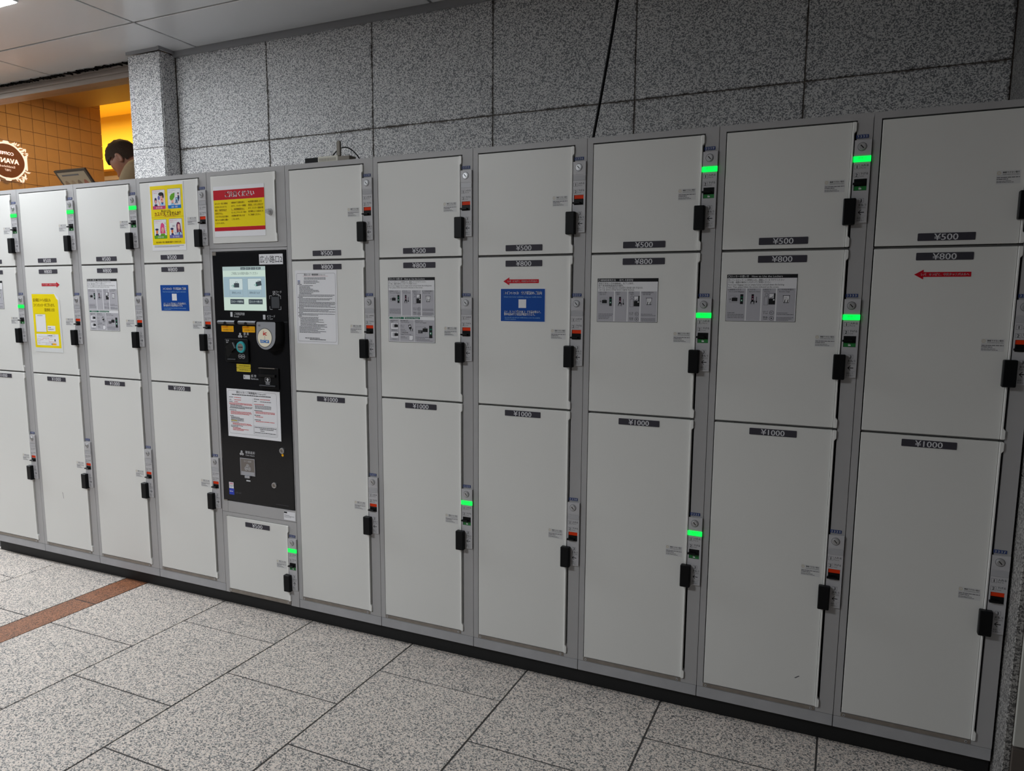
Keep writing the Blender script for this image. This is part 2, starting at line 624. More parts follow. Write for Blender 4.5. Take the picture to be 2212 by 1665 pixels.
trim = structure(MB().box(-1.68, 1.99, 0.666, WALL_Y, 2.472 + Z0, CEIL + 0.014, mat('cove_grey', (150, 150, 152), 0.4)).box(-1.91, -1.668, 0.578, 0.584, 2.484 + Z0, CEIL + 0.010, mat('cove_grey', (150, 150, 152), 0.4)).box(-1.6775, -1.665, 0.572, 0.67, 2.484 + Z0, CEIL + 0.010, mat('cove_grey', (150, 150, 152), 0.4)).build('trim_1'), 'thin grey trim where wall meets ceiling')

# ceiling lamps
def lamp(cx, cy, lx, ly, ma, label):
    t = empty('ceiling_light', (cx, cy, CEIL), label, 'ceiling light', 'ceiling lights of the passage')
    MB().box(-lx / 2 - 0.006, lx / 2 + 0.006, -ly / 2 - 0.006, ly / 2 + 0.006, -0.006, 0.0, M_LAMPF).build('frame', t)
    MB().box(-lx / 2, lx / 2, -ly / 2, ly / 2, -0.010, -0.006, ma).build('diffuser', t)


lamp(-2.07, -0.40, 0.640, 0.640, M_LAMP, 'white square ceiling light above the left lockers, corner in view')

# ------------------------------------------------------------------ cafe behind the window
GY = 0.745
M_CREAM = mat('cafe_cream', (226, 186, 120), 0.5)
M_CAFET = mat('cafe_tile_beige', (186, 150, 104), 0.62, noise=0.10, nscale=9)
M_CAFEJ = mat('cafe_joint_brown', (96, 66, 30), 0.8)
M_CAFEW = mat('cafe_yellow', (226, 196, 96), 0.6)
M_CAFEB = mat('cafe_amber', (180, 146, 92), 0.6)
window = structure(MB().box(-10.0, -1.90, 0.700, 0.790, 2.425 + Z0, CEIL + 0.012, M_ALU)
                   .box(-10.0, -1.90, 0.692, 0.702, 2.452 + Z0, 2.462 + Z0, M_ALU)
                   .box(-10.0, -1.90, 0.688, 0.702, 2.480 + Z0, 2.490 + Z0, M_ALU)
                   .box(-10.0, -1.90, 0.694, 0.790, 1.78 + Z0, 1.80 + Z0, M_ALU).build('window_1', None, (0, 0, 0), 0.0015), 'cafe window with brown grey metal head frame')
MB().box(-9.95, -1.905, GY, GY + 0.008, 1.80 + Z0, 2.427 + Z0, glass_mat('window_glass', (0.96, 0.96, 0.95), 0.003)).build('pane', window)
seal = MB()
for k in range(150):
    x = -3.9 + 1.95 * k / 150 + rnd.uniform(-0.01, 0.01)
    s = rnd.uniform(0.002, 0.0075) * (1.6 if rnd.random() < 0.12 else 1)
    z = CEIL - 0.004 - rnd.uniform(0, 0.012)
    seal.prism([(x + s * rnd.uniform(0.6, 1.3) * math.cos(a), z + 0.7 * s * rnd.uniform(0.5, 1.3) * math.sin(a)) for a in [i * math.pi / 3 for i in range(6)]], 0.672, 0.700, M_CGAP)
tag(seal.build('dirty_seal', window), 'black crumbling seal along the ceiling', kind='stuff')
wall_window = structure(MB().box(-10.0, -1.90, 0.70, 0.79, 0, 1.78 + Z0, mat('sill_wall_grey', (120, 118, 116), 0.6)).build('wall_left', None), 'low wall under the cafe window')
CF = 0.42
structure(MB().box(-8.5, -1.2, 0.80, 3.7, CF - 0.1, CF, mat('cafe_floor_brown', (92, 66, 44), 0.5)).build('floor_cafe'), 'raised cafe floor')

# tiled side wall of the cafe
XS = -4.0
wall_tile = structure(MB().box(XS - 0.12, XS - 0.010, 0.80, 2.012, CF, 2.86 + Z0, M_CAFEJ).build('wall_cafe_side'), 'cafe side wall of square beige tiles')
TP = 0.0945
TZ = 0.0958
tile_me = MB().box(0, 0.012, 0.0012 - TP / 2, TP / 2 - 0.0012, 0.0012 - TZ / 2, TZ / 2 - 0.0012, M_CAFET).mesh('tile')
yj = [1.264 + TP * k for k in range(-4, 9)]
zj = [2.742 + Z0 + TZ * k for k in range(-9, 2)]
for y in yj[:-1]:
    for z in zj[:-1]:
        if y + TP < 2.03:
            link('tile', tile_me, wall_tile, (XS - 0.012 + rnd.uniform(-0.0008, 0.0008), y + TP / 2, z + TZ / 2), 0.0012, 1)
structure(MB().prism([(XS, 2.717 + Z0), (-1.9, 2.717 + Z0), (-1.9, 2.80 + Z0), (XS, 2.80 + Z0)], 0.80, 1.86, M_CAFEB).build('ceiling_cafe_low'), 'low amber cafe ceiling')
up = MB()
pl = [(XS - 0.1, 0.81), (-1.9, 0.81), (-1.9, 1.14), (-3.30, 1.741), (XS, 2.034), (XS - 0.1, 2.034)]
n_ = len(pl)
up.add([(x, y, 2.86 + Z0) for x, y in pl] + [(x, y, 2.93 + Z0) for x, y in pl], [tuple(range(n_ - 1, -1, -1)), tuple(range(n_, 2 * n_))] + [(i, (i + 1) % n_, (i + 1) % n_ + n_, i + n_) for i in range(n_)], M_CAFEB)
structure(up.build('ceiling_cafe_high'), 'upper cafe ceiling slab with slanted edge')
wall_far = structure(MB().box(-8.2, -1.2, 3.50, 3.6, CF, 3.40, M_CAFEW).build('wall_cafe_far'), 'yellow far wall of the cafe')
MB().box(-8.0, -1.3, 3.40, 3.50, 2.60 + Z0, 2.66 + Z0, M_CREAM).box(-8.0, -1.3, 3.38, 3.40, 2.60 + Z0, 2.70 + Z0, M_CREAM).build('light_ledge', wall_far)
tube_m = mat('cove_tube', (255, 230, 150), 0.5, emit=(255, 214, 90), estr=9.0)
MB().box(-7.9, -1.4, 3.43, 3.46, 2.665 + Z0, 2.69 + Z0, tube_m).build('cove_light', wall_far)
structure(MB().box(-8.2, -1.2, 0.80, 3.55, 3.175 + Z0, 3.28 + Z0, M_CAFEW).build('ceiling_cafe'), 'high yellow cafe ceiling')
structure(MB().box(-1.55, -1.45, 0.82, 3.55, CF, 3.3, M_CAFEB).build('wall_cafe_right'), 'cafe wall behind the granite panels')
structure(MB().box(-8.3, -8.2, 0.82, 3.55, CF, 3.3, M_CAFEB).build('wall_cafe_left'), 'cafe wall far left')
area('cafe_downlight', (-3.2, 1.4, 2.70 + Z0), 0.5, 0.5, CAFE_WARM * 0.20, (1.0, 0.64, 0.24))
area('cafe_downlight', (-4.6, 2.7, 3.12 + Z0), 1.2, 0.5, CAFE_WARM * 0.9, (1.0, 0.70, 0.16))
area('cafe_downlight', (-6.0, 2.7, 3.12 + Z0), 1.2, 0.5, CAFE_WARM * 0.9, (1.0, 0.70, 0.16))

# window ledge inside, with the menu board that leans against the glass
ledge = MB().box(-6.0, -2.58, 0.791, 0.985, 1.74 + Z0, 1.80 + Z0, M_CREAM).build('window_counter')
tag(ledge, 'narrow cream counter along the inside of the cafe window', 'counter')
bd = MB()
bd.box(-0.1375, 0.1375, -0.006, 0.006, 0, 0.25, mat('board_frame_dark', (52, 44, 38), 0.5))
bd.rect(-0.122, 0.122, 0.012, 0.236, -0.0064, mat('board_grey', (150, 138, 118), 0.4))
b2 = MB()
for k, c in enumerate([(120, 100, 84), (136, 122, 104), (112, 96, 82), (140, 84, 70)]):
    b2.disc(-0.085 + 0.056 * k, 0.14, 0.022, -0.0068, mat('dish_print_%d' % k, c, 0.5), 12, 0.045)
b2.rect(-0.09, 0.06, 0.212, 0.222, -0.0068, M_INK2)
board = empty('menu_board', (-2.725, 0.955, 1.80 + Z0 + 0.004), 'dark framed menu board leaning inside the cafe window', 'menu board', None, (math.radians(37), 0, 0))
bd.build('panel', board)
b2.build('dish_prints', board)

# shop sign on the cafe's side: seen from behind, so its lettering is mirrored
M_SIGNW = mat('sign_white', (250, 232, 226), 0.5, emit=(255, 236, 230), estr=0.75)
sg = empty('oval_sign', (XS + 0.012, 1.229, 2.212 + Z0), 'white wreathed oval coffee shop sign with mirrored lettering', 'sign')


def yz(mb_src, name, ma_loc=(0, 0, 0)):
    """Turn a print drawn on the x-z plane so that it faces +x with x running along +y."""
    mb_src.v = [(-y, x, z) for x, y, z in mb_src.v]
    return mb_src.build(name, sg, ma_loc)


bk = MB()
bk.prism([(0.125 * math.cos(a), 0.118 * math.sin(a)) for a in [i * 2 * math.pi / 40 for i in range(40)]], -0.010, 0.0, mat('sign_brown', (122, 72, 34), 0.4))
yz(bk, 'backing')
wr = MB()
for i in range(72):
    a0, a1 = 2 * math.pi * i / 72, 2 * math.pi * (i + 1) / 72

    def pt(a, d):
        k = 1 + 0.05 * abs(math.cos(2 * a))
        return ((0.120 + d) * math.cos(a) * k, (0.118 + d) * math.sin(a))
    wr.flat([pt(a0, 0), pt(a0, 0.012), pt(a1, 0.012), pt(a1, 0)], -0.0116, M_SIGNW)
for q in range(4):
    ac = math.radians(45 + 90 * q)
    for k in range(15):
        a = ac + math.radians(rnd.uniform(-26, 26))
        r = rnd.uniform(0.13, 0.165)
        d = a + rnd.uniform(-0.9, 0.9)
        cx_, cz_ = r * math.cos(a) * 1.04, r * math.sin(a)
        L, W_ = 0.016, 0.0055
        wr.flat([(cx_ - L * math.cos(d), cz_ - L * math.sin(d)), (cx_ + W_ * math.sin(d), cz_ - W_ * math.cos(d)), (cx_ + L * math.cos(d), cz_ + L * math.sin(d)), (cx_ - W_ * math.sin(d), cz_ + W_ * math.cos(d))], -0.0116 - 0.0003 * k, M_SIGNW)
for s_ in (1, -1):
    wr.prism(rpts(-0.022, 0.022, s_ * 0.128 - 0.011, s_ * 0.128 + 0.011, 0.010), -0.014, -0.0117, M_SIGNW)
    wr.prism(rpts(s_ * 0.139 - 0.006, s_ * 0.139 + 0.006, -0.05, 0.05, 0.005), -0.014, -0.0117, M_SIGNW)
yz(wr, 'wreath')
tx = MB()
for s_, z, fit, em, bo in (('COFFEE', 0.042, 0.10, 0.030, 0.03), ('AVANTI', -0.016, 0.165, 0.050, 0.05), ('Established', -0.046, 0.105, 0.022, 0.0), ('1987', -0.072, 0.042, 0.022, 0.0)):
    tx.text(s_, 0, z, em, M_SIGNW, -0.0118, 'c', fit=fit, bold=bo)
tx.v = [(-x, y, z) for x, y, z in tx.v]
yz(tx, 'lettering')

# pale work counter past the tiled wall
ct = MB().box(-5.2, -3.7, 2.35, 2.75, CF, 2.255 + Z0, M_CAFEB).build('back_counter')
MB().box(-5.22, -3.68, 2.33, 2.77, 2.255 + Z0, 2.29 + Z0, mat('counter_top_cream', (250, 220, 160), 0.4)).build('counter_top', ct)
tag(ct, 'pale topped work counter behind the bowed person in the cafe', 'counter')

# ------------------------------------------------------------------ locker bank
W = 0.39633
DEPTH = 0.60
H_ = 1.74
E_ = 0.00014                     # thickness step of print lying on a surface


def frame_full(mb):
    g = 0.0008
    mb.box(g, 0.0188, 0, 0.03, 0.0362, H_, M_FRAME)
    mb.box(0.3572, W - g, 0, 0.03, 0.0362, H_, M_FRAME)
    mb.box(0.0188, 0.3572, 0, 0.03, 1.7228, H_, M_FRAME)
    mb.box(0.0188, 0.3572, 0, 0.03, 0.0362, 0.0492, M_FRAME)
    for z in (1.3882, 0.8882):
        mb.box(0.0188, 0.3575, 0.012, DEPTH, z - 0.0018, z + 0.0018, M_FRAME)
    shell(mb)


def shell(mb):
    g = 0.0008
    mb.box(g, 0.004, 0.03, DEPTH, 0.0, H_, M_FRAME)
    mb.box(W - 0.004, W - g, 0.03, DEPTH, 0.0, H_, M_FRAME)
    mb.box(0.004, W - 0.004, 0.03, DEPTH, H_ - 0.004, H_, M_FRAME)
    mb.box(0.004, W - 0.004, DEPTH - 0.004, DEPTH, 0.0, H_ - 0.004, M_DARK)
    mb.box(0.004, W - 0.004, 0.022, DEPTH - 0.004, 0.0, 0.006, M_DARK)


def door_fn(z0, z1):
    def fn(mb):
        mb.box(0.0217, 0.3452, -0.002, 0.016, z0, z1, M_DOOR)
    return fn


def strip_fn(z0, z1):
    def fn(mb):
        a, b, t = 0.3460, 0.3512, 0.3564
        c = 0.027
        pts = [(a, z0), (t - 0.002, z0), (t, z0 + 0.002), (t, z0 + c - 0.004), (b, z0 + c + 0.002), (b, z1 - c - 0.002), (t, z1 - c + 0.004), (t, z1 - 0.002), (t - 0.002, z1), (a, z1)]
        mb.prism(pts, -0.0060, 0.012, M_STRIP)
    return fn


def handle_fn(mb):
    mb.box(0.335, 0.366, -0.022, -0.0022, -0.2215, -0.1515, M_BLACK)


def kick_fn(x1, z0, z1):
    def fn(mb):
        mb.box(0.0198, x1, -0.0012, 0.006, z0, z1, M_STEEL)
        for x in (0.0285, x1 - 0.011):
            mb.cyl(x, (z0 + z1) / 2, 0.0036, -0.0028, -0.0012, M_CHROME, 12)
            mb.disc(x, (z0 + z1) / 2, 0.0016, -0.0029, M_KEYHOLE, 8)
    return fn


def plate_fn(txt):
    def fn(mb):
        mb.prism(rpts(-0.065, 0.065, -0.0098, 0.0098, 0.002), -0.0009, 0.0, M_PLATE)
        k = {4: 0.054, 5: 0.0645}[len(txt)]
        mb.text(txt, 0, -0.0082, 0.0228, M_WHITE, -0.0011, 'c', fit=k, bold=0.016)
    return fn


HELP = random.Random(3)


def help_fn(mb):
    y = -E_
    mb.rect(-0.0255, 0.0255, -0.0165, 0.0165, y, M_CLEAR)
    y -= E_
    mb.ring(-0.0205, 0.0105, 0.0033, 0.0041, y, M_GOLD, 18)
    mb.text('?', -0.0205, 0.0083, 0.0062, M_GOLD, y, 'c')
    mb.text('施錠できない場合', -0.0125, 0.0098, 0.005, M_INK, y, fit=0.0355, bold=0.02)
    mb.greek(-0.0125, 0.023, 0.0065, 1, 0.002, 0.0011, M_INK2, y, HELP, True)
    mb.rect(-0.0245, 0.024, 0.0035, 0.0038, y, M_INK2)
    mb.greek(-0.0245, 0.024, -0.0006, 2, 0.0042, 0.0019, M_INK2, y, HELP, True)
    mb.greek(-0.0245, 0.024, -0.0094, 2, 0.0032, 0.0013, M_INK2, y, HELP)


def lock_fn(arrow):
    def fn(mb):
        P = M_LOCKP
        # body with the step under the cylinder field and the hole for the latch (built as bars around it)
        mb.box(0.3536, 0.3945, -0.0066, 0.0, -0.0385, 0.0, P)
        mb.box(0.3536, 0.3945, -0.0054, 0.0, -0.058, -0.0385, P)
        mb.box(0.3536, 0.3945, -0.0060, 0.0, -0.1005, -0.058, P)
        mb.box(0.3536, 0.3575, -0.0060, 0.0, -0.1310, -0.1005, P)
        mb.box(0.3890, 0.3945, -0.0060, 0.0, -0.1310, -0.1005, P)
        mb.box(0.3536, 0.3945, -0.0060, 0.0, -0.2155, -0.1310, P)
        y = -0.0061
        for n, z, j, e in (('1', -0.0690, '入れる', 'Put In'), ('2', -0.0904, '下げる', 'Lock')):
            mb.outline(0.3562, 0.3692, z - 0.0058, z + 0.0058, 0.0006, y, M_INK2)
            mb.text(n, 0.3627, z - 0.0042, 0.0118, M_INK, y, 'c', bold=0.025)
            mb.text(j, 0.3716, z + 0.0008, 0.0066, M_INK, y, fit=0.0188, bold=0.02)
            mb.text(e, 0.3716, z - 0.0048, 0.0046, M_INK, y, fit=0.0125 if n == '1' else 0.0095)
        mb.outline(0.3716, 0.3844, -0.1632, -0.1516, 0.0006, y, M_INK2)
        mb.text('3', 0.3780, -0.1617, 0.0118, M_INK, y, 'c', bold=0.025)
        mb.text('支払う', 0.3712, -0.1715, 0.0072, M_INK, y, fit=0.0195, bold=0.02)
        mb.text('Payment', 0.3712, -0.1768, 0.0048, M_INK, y, fit=0.0190)
        mb.rect(0.3705, 0.3915, -0.1788, -0.1785, y, M_INK2)
        ax, az = 0.3797, -0.1884
        s = 0.0014

        def arr(pts):
            out = []
            for u, v in pts:
                if arrow == 'left':
                    out.append((ax + u, az + v))
                elif arrow == 'right':
                    out.append((ax - u, az - v))
                else:
                    out.append((ax + v, az - u))
            mb.flat(out, y, M_INK)
        arr([(-0.0066, -s * .8), (0.0072, -s * .8), (0.0072, s * .8), (-0.0066, s * .8)])
        arr([(-0.0078, 0), (-0.0010, -0.0070), (0.0008, -0.0066), (-0.0056, 0)])
        arr([(-0.0078, 0), (-0.0056, 0), (0.0008, 0.0066), (-0.0010, 0.0070)])
        mb.rect(0.3705, 0.3915, -0.1984, -0.1981, y, M_INK2)
        mb.text('画面にて', 0.3705, -0.2052, 0.0052, M_INK, y, fit=0.0165)
        mb.text('お支払い', 0.3705, -0.2112, 0.0052, M_INK, y, fit=0.0175)
    return fn


def key_fn(mb):
    cx, cz = 0.3722, -0.0177
    mb.cyl(cx, cz, 0.0114, -0.0069, -0.0066, M_INK2, 28)
    mb.cyl(cx, cz, 0.0106, -0.0088, -0.0066, M_CHROME, 28, 0.0098)
    mb.cyl(cx, cz, 0.0084, -0.0108, -0.0088, M_CHROME, 28, 0.0078)
    c, s = math.cos(math.radians(-48)), math.sin(math.radians(-48))
    mb.flat([(cx + u * c - v * s, cz + u * s + v * c) for u, v in ((-0.0056, -0.0012), (0.0056, -0.0012), (0.0056, 0.0012), (-0.0056, 0.0012))], -0.01095, M_KEYHOLE)


def light_on(mb):
    mb.box(0.3524, 0.3952, -0.0082, -0.0050, -0.0565, -0.0420, M_GREENLIT)
    mb.text('使用可', 0.3738, -0.0500, 0.0072, M_GREENTX, -0.0084, 'c', fit=0.0215)
    mb.text('Available', 0.3738, -0.0545, 0.0032, M_GREENTX, -0.0084, 'c', fit=0.0140)


def light_off(mb):
    mb.box(0.3540, 0.3941, -0.0064, -0.0050, -0.0565, -0.0420, M_LIGHTOFF)


def window_fn(free):
    def fn(mb):
        mb.box(0.3575, 0.3890, -0.0025, 0.0, -0.1310, -0.1005, M_BLACKSLOT)
        if free:
            mb.box(0.3580, 0.3885, -0.0040, -0.0025, -0.1303, -0.1195, M_GREEN)
            mb.rect(0.3700, 0.3765, -0.1280, -0.1243, -0.0042, M_WHITE)
            mb.ring(0.3720, -0.1238, 0.0016, 0.0022, -0.0042, M_WHITE, 12)
        else:
            mb.box(0.3580, 0.3885, -0.0040, -0.0025, -0.1122, -0.1012, M_RED)
    return fn


def lever_fn(free):
    z1 = -0.1015 if free else -0.1130

    def fn(mb):
        mb.box(0.3582, 0.3883, -0.0062, -0.0025, z1 - 0.0170, z1, M_BLACK)
        zz = z1 - 0.0125
        mb.box(0.3545, 0.3800, -0.0160, -0.0062, zz - 0.0022, zz + 0.0030, M_BLACK)
    return fn


def add_lock(root, T, number, free, arrow):
    lp = part('lock_panel', 'lock_' + arrow, lock_fn(arrow), root, (0, 0, T), 0.0006, 1)
    part('key_cylinder', 'key', key_fn, lp)
    st = part('status_light', 'light_on' if free else 'light_off', light_on if free else light_off, lp)
    st['label'] = 'lit green status light' if free else 'unlit grey status light'
    part('latch_window', 'latch_%d' % free, window_fn(free), lp)
    part('latch_lever', 'lever_%d' % free, lever_fn(free), lp, (0, 0, 0), 0.0008, 1)

    def num(mb):
        mb.box(0.3558, 0.3860, -0.0012, 0.0, -0.0046, 0.0046, M_NUM)
        for i, ch in enumerate(number):
            mb.text(ch, 0.3608 + 0.0067 * i, -0.0032, 0.0093, M_WHITE, -0.00135, 'c', bold=0.03)
    part('number_plate', 'num' + number, num, root, (0, 0, T + 0.0098))


def add_door(root, z0, z1, price, pz, T):
    d = part('door', 'door%.3f' % z0, door_fn(z0, z1), root, (0, 0, 0), 0.0012, 2)
    part('edge_strip', 'strip%.3f' % z0, strip_fn(z0, z1), d, (0, 0, 0), 0.0020, 3)
    part('handle', 'handle', handle_fn, d, (0, 0, T), 0.0032, 3)
    part('price_plate', 'price' + price, plate_fn(price), d, (0.1868, -0.002, pz))
    part('help_sticker', 'help', help_fn, d, (0.3105, -0.002, T - 0.116))
    return d


T_TOP, T_MID, T_BOT = 1.6706, 1.2510, 0.5822
BANK = 'coin locker columns in the bank'
COLS = {
    0: ('right', (1, 1, 0), 'white coin locker column cut off by the left edge of the photo'),
    1: ('right', (1, 0, 0), 'white coin locker column with yellow map notice and right-pointing red arrow'),
    2: ('right', (1, 0, 0), 'white coin locker column directly left of the one with the cartoon poster'),
    3: ('right', (0, 0, 0), 'white coin locker column bearing the yellow cartoon poster, left of payment terminal'),
    5: ('left', (0, 0, 0), 'white coin locker column directly right of the payment terminal, wireless router on top'),
    6: ('left', (0, 0, 1), 'white coin locker column with green light only on its lowest lock, number 2325'),
    7: ('left', (0, 0, 0), 'white coin locker column with left-pointing red arrow above a blue notice'),
    8: ('left', (1, 1, 1), 'white coin locker column with all three locks lit green, numbers 2329 to 2331'),
    9: ('left', (1, 1, 0), 'white coin locker column numbered 2332 to 2334, two green lights over orange latch'),
    10: ('left', (0, 0, 0), 'rightmost white coin locker column, against the granite return wall'),
}


def plinth_fn(mb):
    mb.box(0.0, W, 0.022, 0.10, -Z0, -0.0002, M_PLINTH)


def rail_fn(mb):
    mb.box(0.0010, W - 0.0010, 0, 0.03, 0.0, 0.0348, M_RAIL)


def mark(door, x, z, pts, ma):
    mb = MB()
    mb.flat([(x + u, z + v) for u, v in pts], -0.00215, ma)
    mb.build('scuff_mark', door)


for k, (arrow, st, label) in COLS.items():
    root = empty('coin_locker', ((k - 6) * W, 0, 0), label, 'locker', BANK)
    sub = (0, 0, Z0)
    part('frame', 'frame', frame_full, root, sub)
    part('plinth', 'plinth', plinth_fn, root, sub)
    part('base_rail', 'rail', rail_fn, root, sub, 0.0008, 1)
    part('kick_plate', 'kick', kick_fn(0.3458, 0.0378, 0.0491), root, sub)
    n0 = {0: 2307, 1: 2310, 2: 2313, 3: 2316}.get(k, 2320 + 3 * (k - 5))
    add_door(root, Z0 + 1.3918, Z0 + 1.7185, '¥500', Z0 + 1.4127, Z0 + T_TOP)
    add_door(root, Z0 + 0.8918, Z0 + 1.3846, '¥800', Z0 + 1.3627, Z0 + T_MID)
    db = add_door(root, Z0 + 0.0514, Z0 + 0.8846, '¥1000', Z0 + 0.8650, Z0 + T_BOT)
    for i, T in enumerate((T_TOP, T_MID, T_BOT)):
        add_lock(root, Z0 + T, str(n0 + i), st[i], arrow)
    if k == 9:
        mark(db, 0.292, Z0 + 0.132, [(-0.008, -0.004), (-0.003, -0.0045), (0.008, 0.004), (0.004, 0.0045)], M_INK2)
    if k == 1:
        mark(db, 0.165, Z0 + 0.30, [(-0.001, 0.018), (0.003, 0.010), (0.006, -0.012), (0.008, -0.012), (0.005, 0.012), (0.001, 0.018)], M_INK2)

# column 4: small door on top, terminal bay, small locker below
k = 4
ROOT4 = empty('coin_locker', ((k - 6) * W, 0, 0), 'grey locker column holding the black payment terminal, with one small door below', 'locker', BANK)


def frame4(mb):
    g = 0.0008
    mb.box(g, 0.0225, 0, 0.03, 1.4415, H_, M_FRAME)
    mb.box(0.3530, W - g, 0, 0.03, 1.4415, H_, M_FRAME)
    mb.box(0.0225, 0.3530, 0, 0.03, 1.7235, H_, M_FRAME)
    mb.box(0.0225, 0.3530, 0, 0.03, 1.4415, 1.4600, M_FRAME)
    mb.box(g, 0.0120, 0, 0.03, 0.3565, 1.4400, M_FRAME)
    mb.box(0.3920, W - g, 0, 0.03, 0.3565, 1.4400, M_FRAME)
    mb.box(0.0120, 0.3920, 0, 0.03, 1.4300, 1.4400, M_FRAME)
    mb.box(0.0120, 0.0330, 0, 0.03, 0.3565, 0.4035, M_FRAME)
    mb.box(0.0338, 0.3920, 0, 0.03, 0.3565, 0.4035, M_FRAME)
    mb.box(g, 0.0225, 0, 0.03, 0.0, 0.3550, M_FRAME)
    mb.box(0.3546, W - g, 0, 0.03, 0.0, 0.3550, M_FRAME)
    mb.box(0.0225, 0.3546, 0, 0.03, 0.3395, 0.3550, M_FRAME)
    mb.box(0.0225, 0.3546, 0.004, 0.03, 0.0, 0.0185, M_FRAME)
    shell(mb)


MB_ = MB()
frame4(MB_)
MB_.build('frame', ROOT4, (0, 0, Z0))
part('plinth', 'plinth', plinth_fn, ROOT4, (0, 0, Z0))
part('kick_plate', 'kick4', kick_fn(0.3520, 0.0035, 0.0180), ROOT4, (0, 0, Z0))
dt = MB().box(0.0240, 0.3440, -0.003, 0.016, Z0 + 1.4615, Z0 + 1.7215, M_DOOR).build('door', ROOT4, (0, 0, 0), 0.0012, 2)
st_ = MB()
z0_, z1_ = Z0 + 1.4615, Z0 + 1.7215
st_.prism([(0.3445, z0_), (0.3545, z0_), (0.3545, z0_ + 0.028), (0.3500, z0_ + 0.034), (0.3500, z1_ - 0.034), (0.3545, z1_ - 0.028), (0.3545, z1_), (0.3445, z1_)], -0.0055, 0.012, M_STRIP)
st_.build('edge_strip', dt, (0, 0, 0), 0.0012)
kk = MB()
kk.cyl(0.322, Z0 + 1.5735, 0.0125, -0.009, -0.003, M_CHROME, 28, 0.0118)
kk.cyl(0.322, Z0 + 1.5735, 0.0095, -0.022, -0.009, M_CHROME, 28, 0.0088)
kk.flat([(0.3155, Z0 + 1.5790), (0.3170, Z0 + 1.5775), (0.3285, Z0 + 1.5680), (0.3270, Z0 + 1.5700)], -0.0222, M_KEYHOLE)
kk.build('key_cylinder', dt)
d5 = MB().box(0.0245, 0.3452, -0.002, 0.016, Z0 + 0.0195, Z0 + 0.3375, M_DOOR).build('door', ROOT4, (0, 0, 0), 0.0012, 2)
part('edge_strip', 'strip4', strip_fn(Z0 + 0.0195, Z0 + 0.3375), d5, (0, 0, 0), 0.0012, 2)
T4 = Z0 + 0.2868
part('handle', 'handle', handle_fn, d5, (0, 0, T4), 0.0032, 3)
part('price_plate', 'price¥500', plate_fn('¥500'), d5, (0.1918, -0.002, Z0 + 0.3137))
part('help_sticker', 'help', help_fn, d5, (0.3120, -0.002, T4 - 0.116))
add_lock(ROOT4, T4, '2319', 1, 'up')
stk = MB()
stk.box(-0.029, 0.029, -0.0005, 0.0, -0.0175, 0.0175, M_PAPER)
stk.rect(-0.028, -0.012, 0.0105, 0.0165, -0.00065, M_INK)
stk.greek(-0.026, 0.026, 0.003, 3, 0.0042, 0.0014, M_INK2, -0.00065, rnd)
stk.build('maker_sticker', ROOT4, (0.3610, 0, Z0 + 0.3785))

# ------------------------------------------------------------------ payment terminal
TERM = empty('payment_terminal', ((4 - 6) * W, 0, Z0), 'black payment terminal with touch screen set into the locker bank', 'terminal')
M_FASC = mat('fascia_gloss_black', (30, 30, 32), 0.10, spec=0.22)
M_TXT = mat('fascia_print', (205, 206, 210), 0.5)
M_SCRBG = mat('screen_mint', (20, 22, 22), 0.3, emit=(206, 226, 214), estr=0.80)
M_SCRHD = mat('screen_header', (20, 22, 22), 0.3, emit=(186, 206, 204), estr=0.72)
M_SCRBL = mat('screen_blue', (20, 22, 22), 0.3, emit=(168, 194, 206), estr=0.72)
M_SCRDK = mat('screen_dark', (20, 22, 22), 0.3, emit=(66, 76, 84), estr=0.7)
M_SCRLT = mat('screen_pale', (20, 22, 22), 0.3, emit=(206, 222, 222), estr=0.8)
M_SCRGN = mat('screen_green', (20, 22, 22), 0.3, emit=(50, 140, 120), estr=0.7)
M_TEAL = mat('teal_ring', (58, 170, 176), 0.35)
M_GREYW = mat('scanner_grey', (74, 76, 80), 0.3)
M_SILV = mat('reader_silver', (176, 178, 184), 0.35, metal=0.4)
M_CRM = mat('reader_cream', (240, 232, 210), 0.4)
M_RETN = mat('return_flap_grey', (128, 122, 118), 0.3, metal=0.4)
fa = MB()
fa.box(0.0135, 0.3905, -0.0012, 0.028, 0.4055, 1.4285, M_FASC)
fa.build('fascia', TERM, (0, 0, 0), 0.004, 3)
hg = MB()
hg.box(0.0140, 0.0330, -0.0016, 0.01, 1.4145, 1.4285, M_STEEL)
hg.box(0.0140, 0.0330, -0.0016, 0.01, 0.4045, 0.4085, M_STEEL)
hg.build('hinge', TERM)
YF = -0.0014
lb = MB()
lb.box(0.2570, 0.3745, -0.0018, -0.0012, 1.3755, 1.4150, M_PAPER)
lb.text('広小路口2', 0.2600, 1.3838, 0.030, M_INK, -0.0020, fit=0.1115)
lb.build('place_label', TERM)

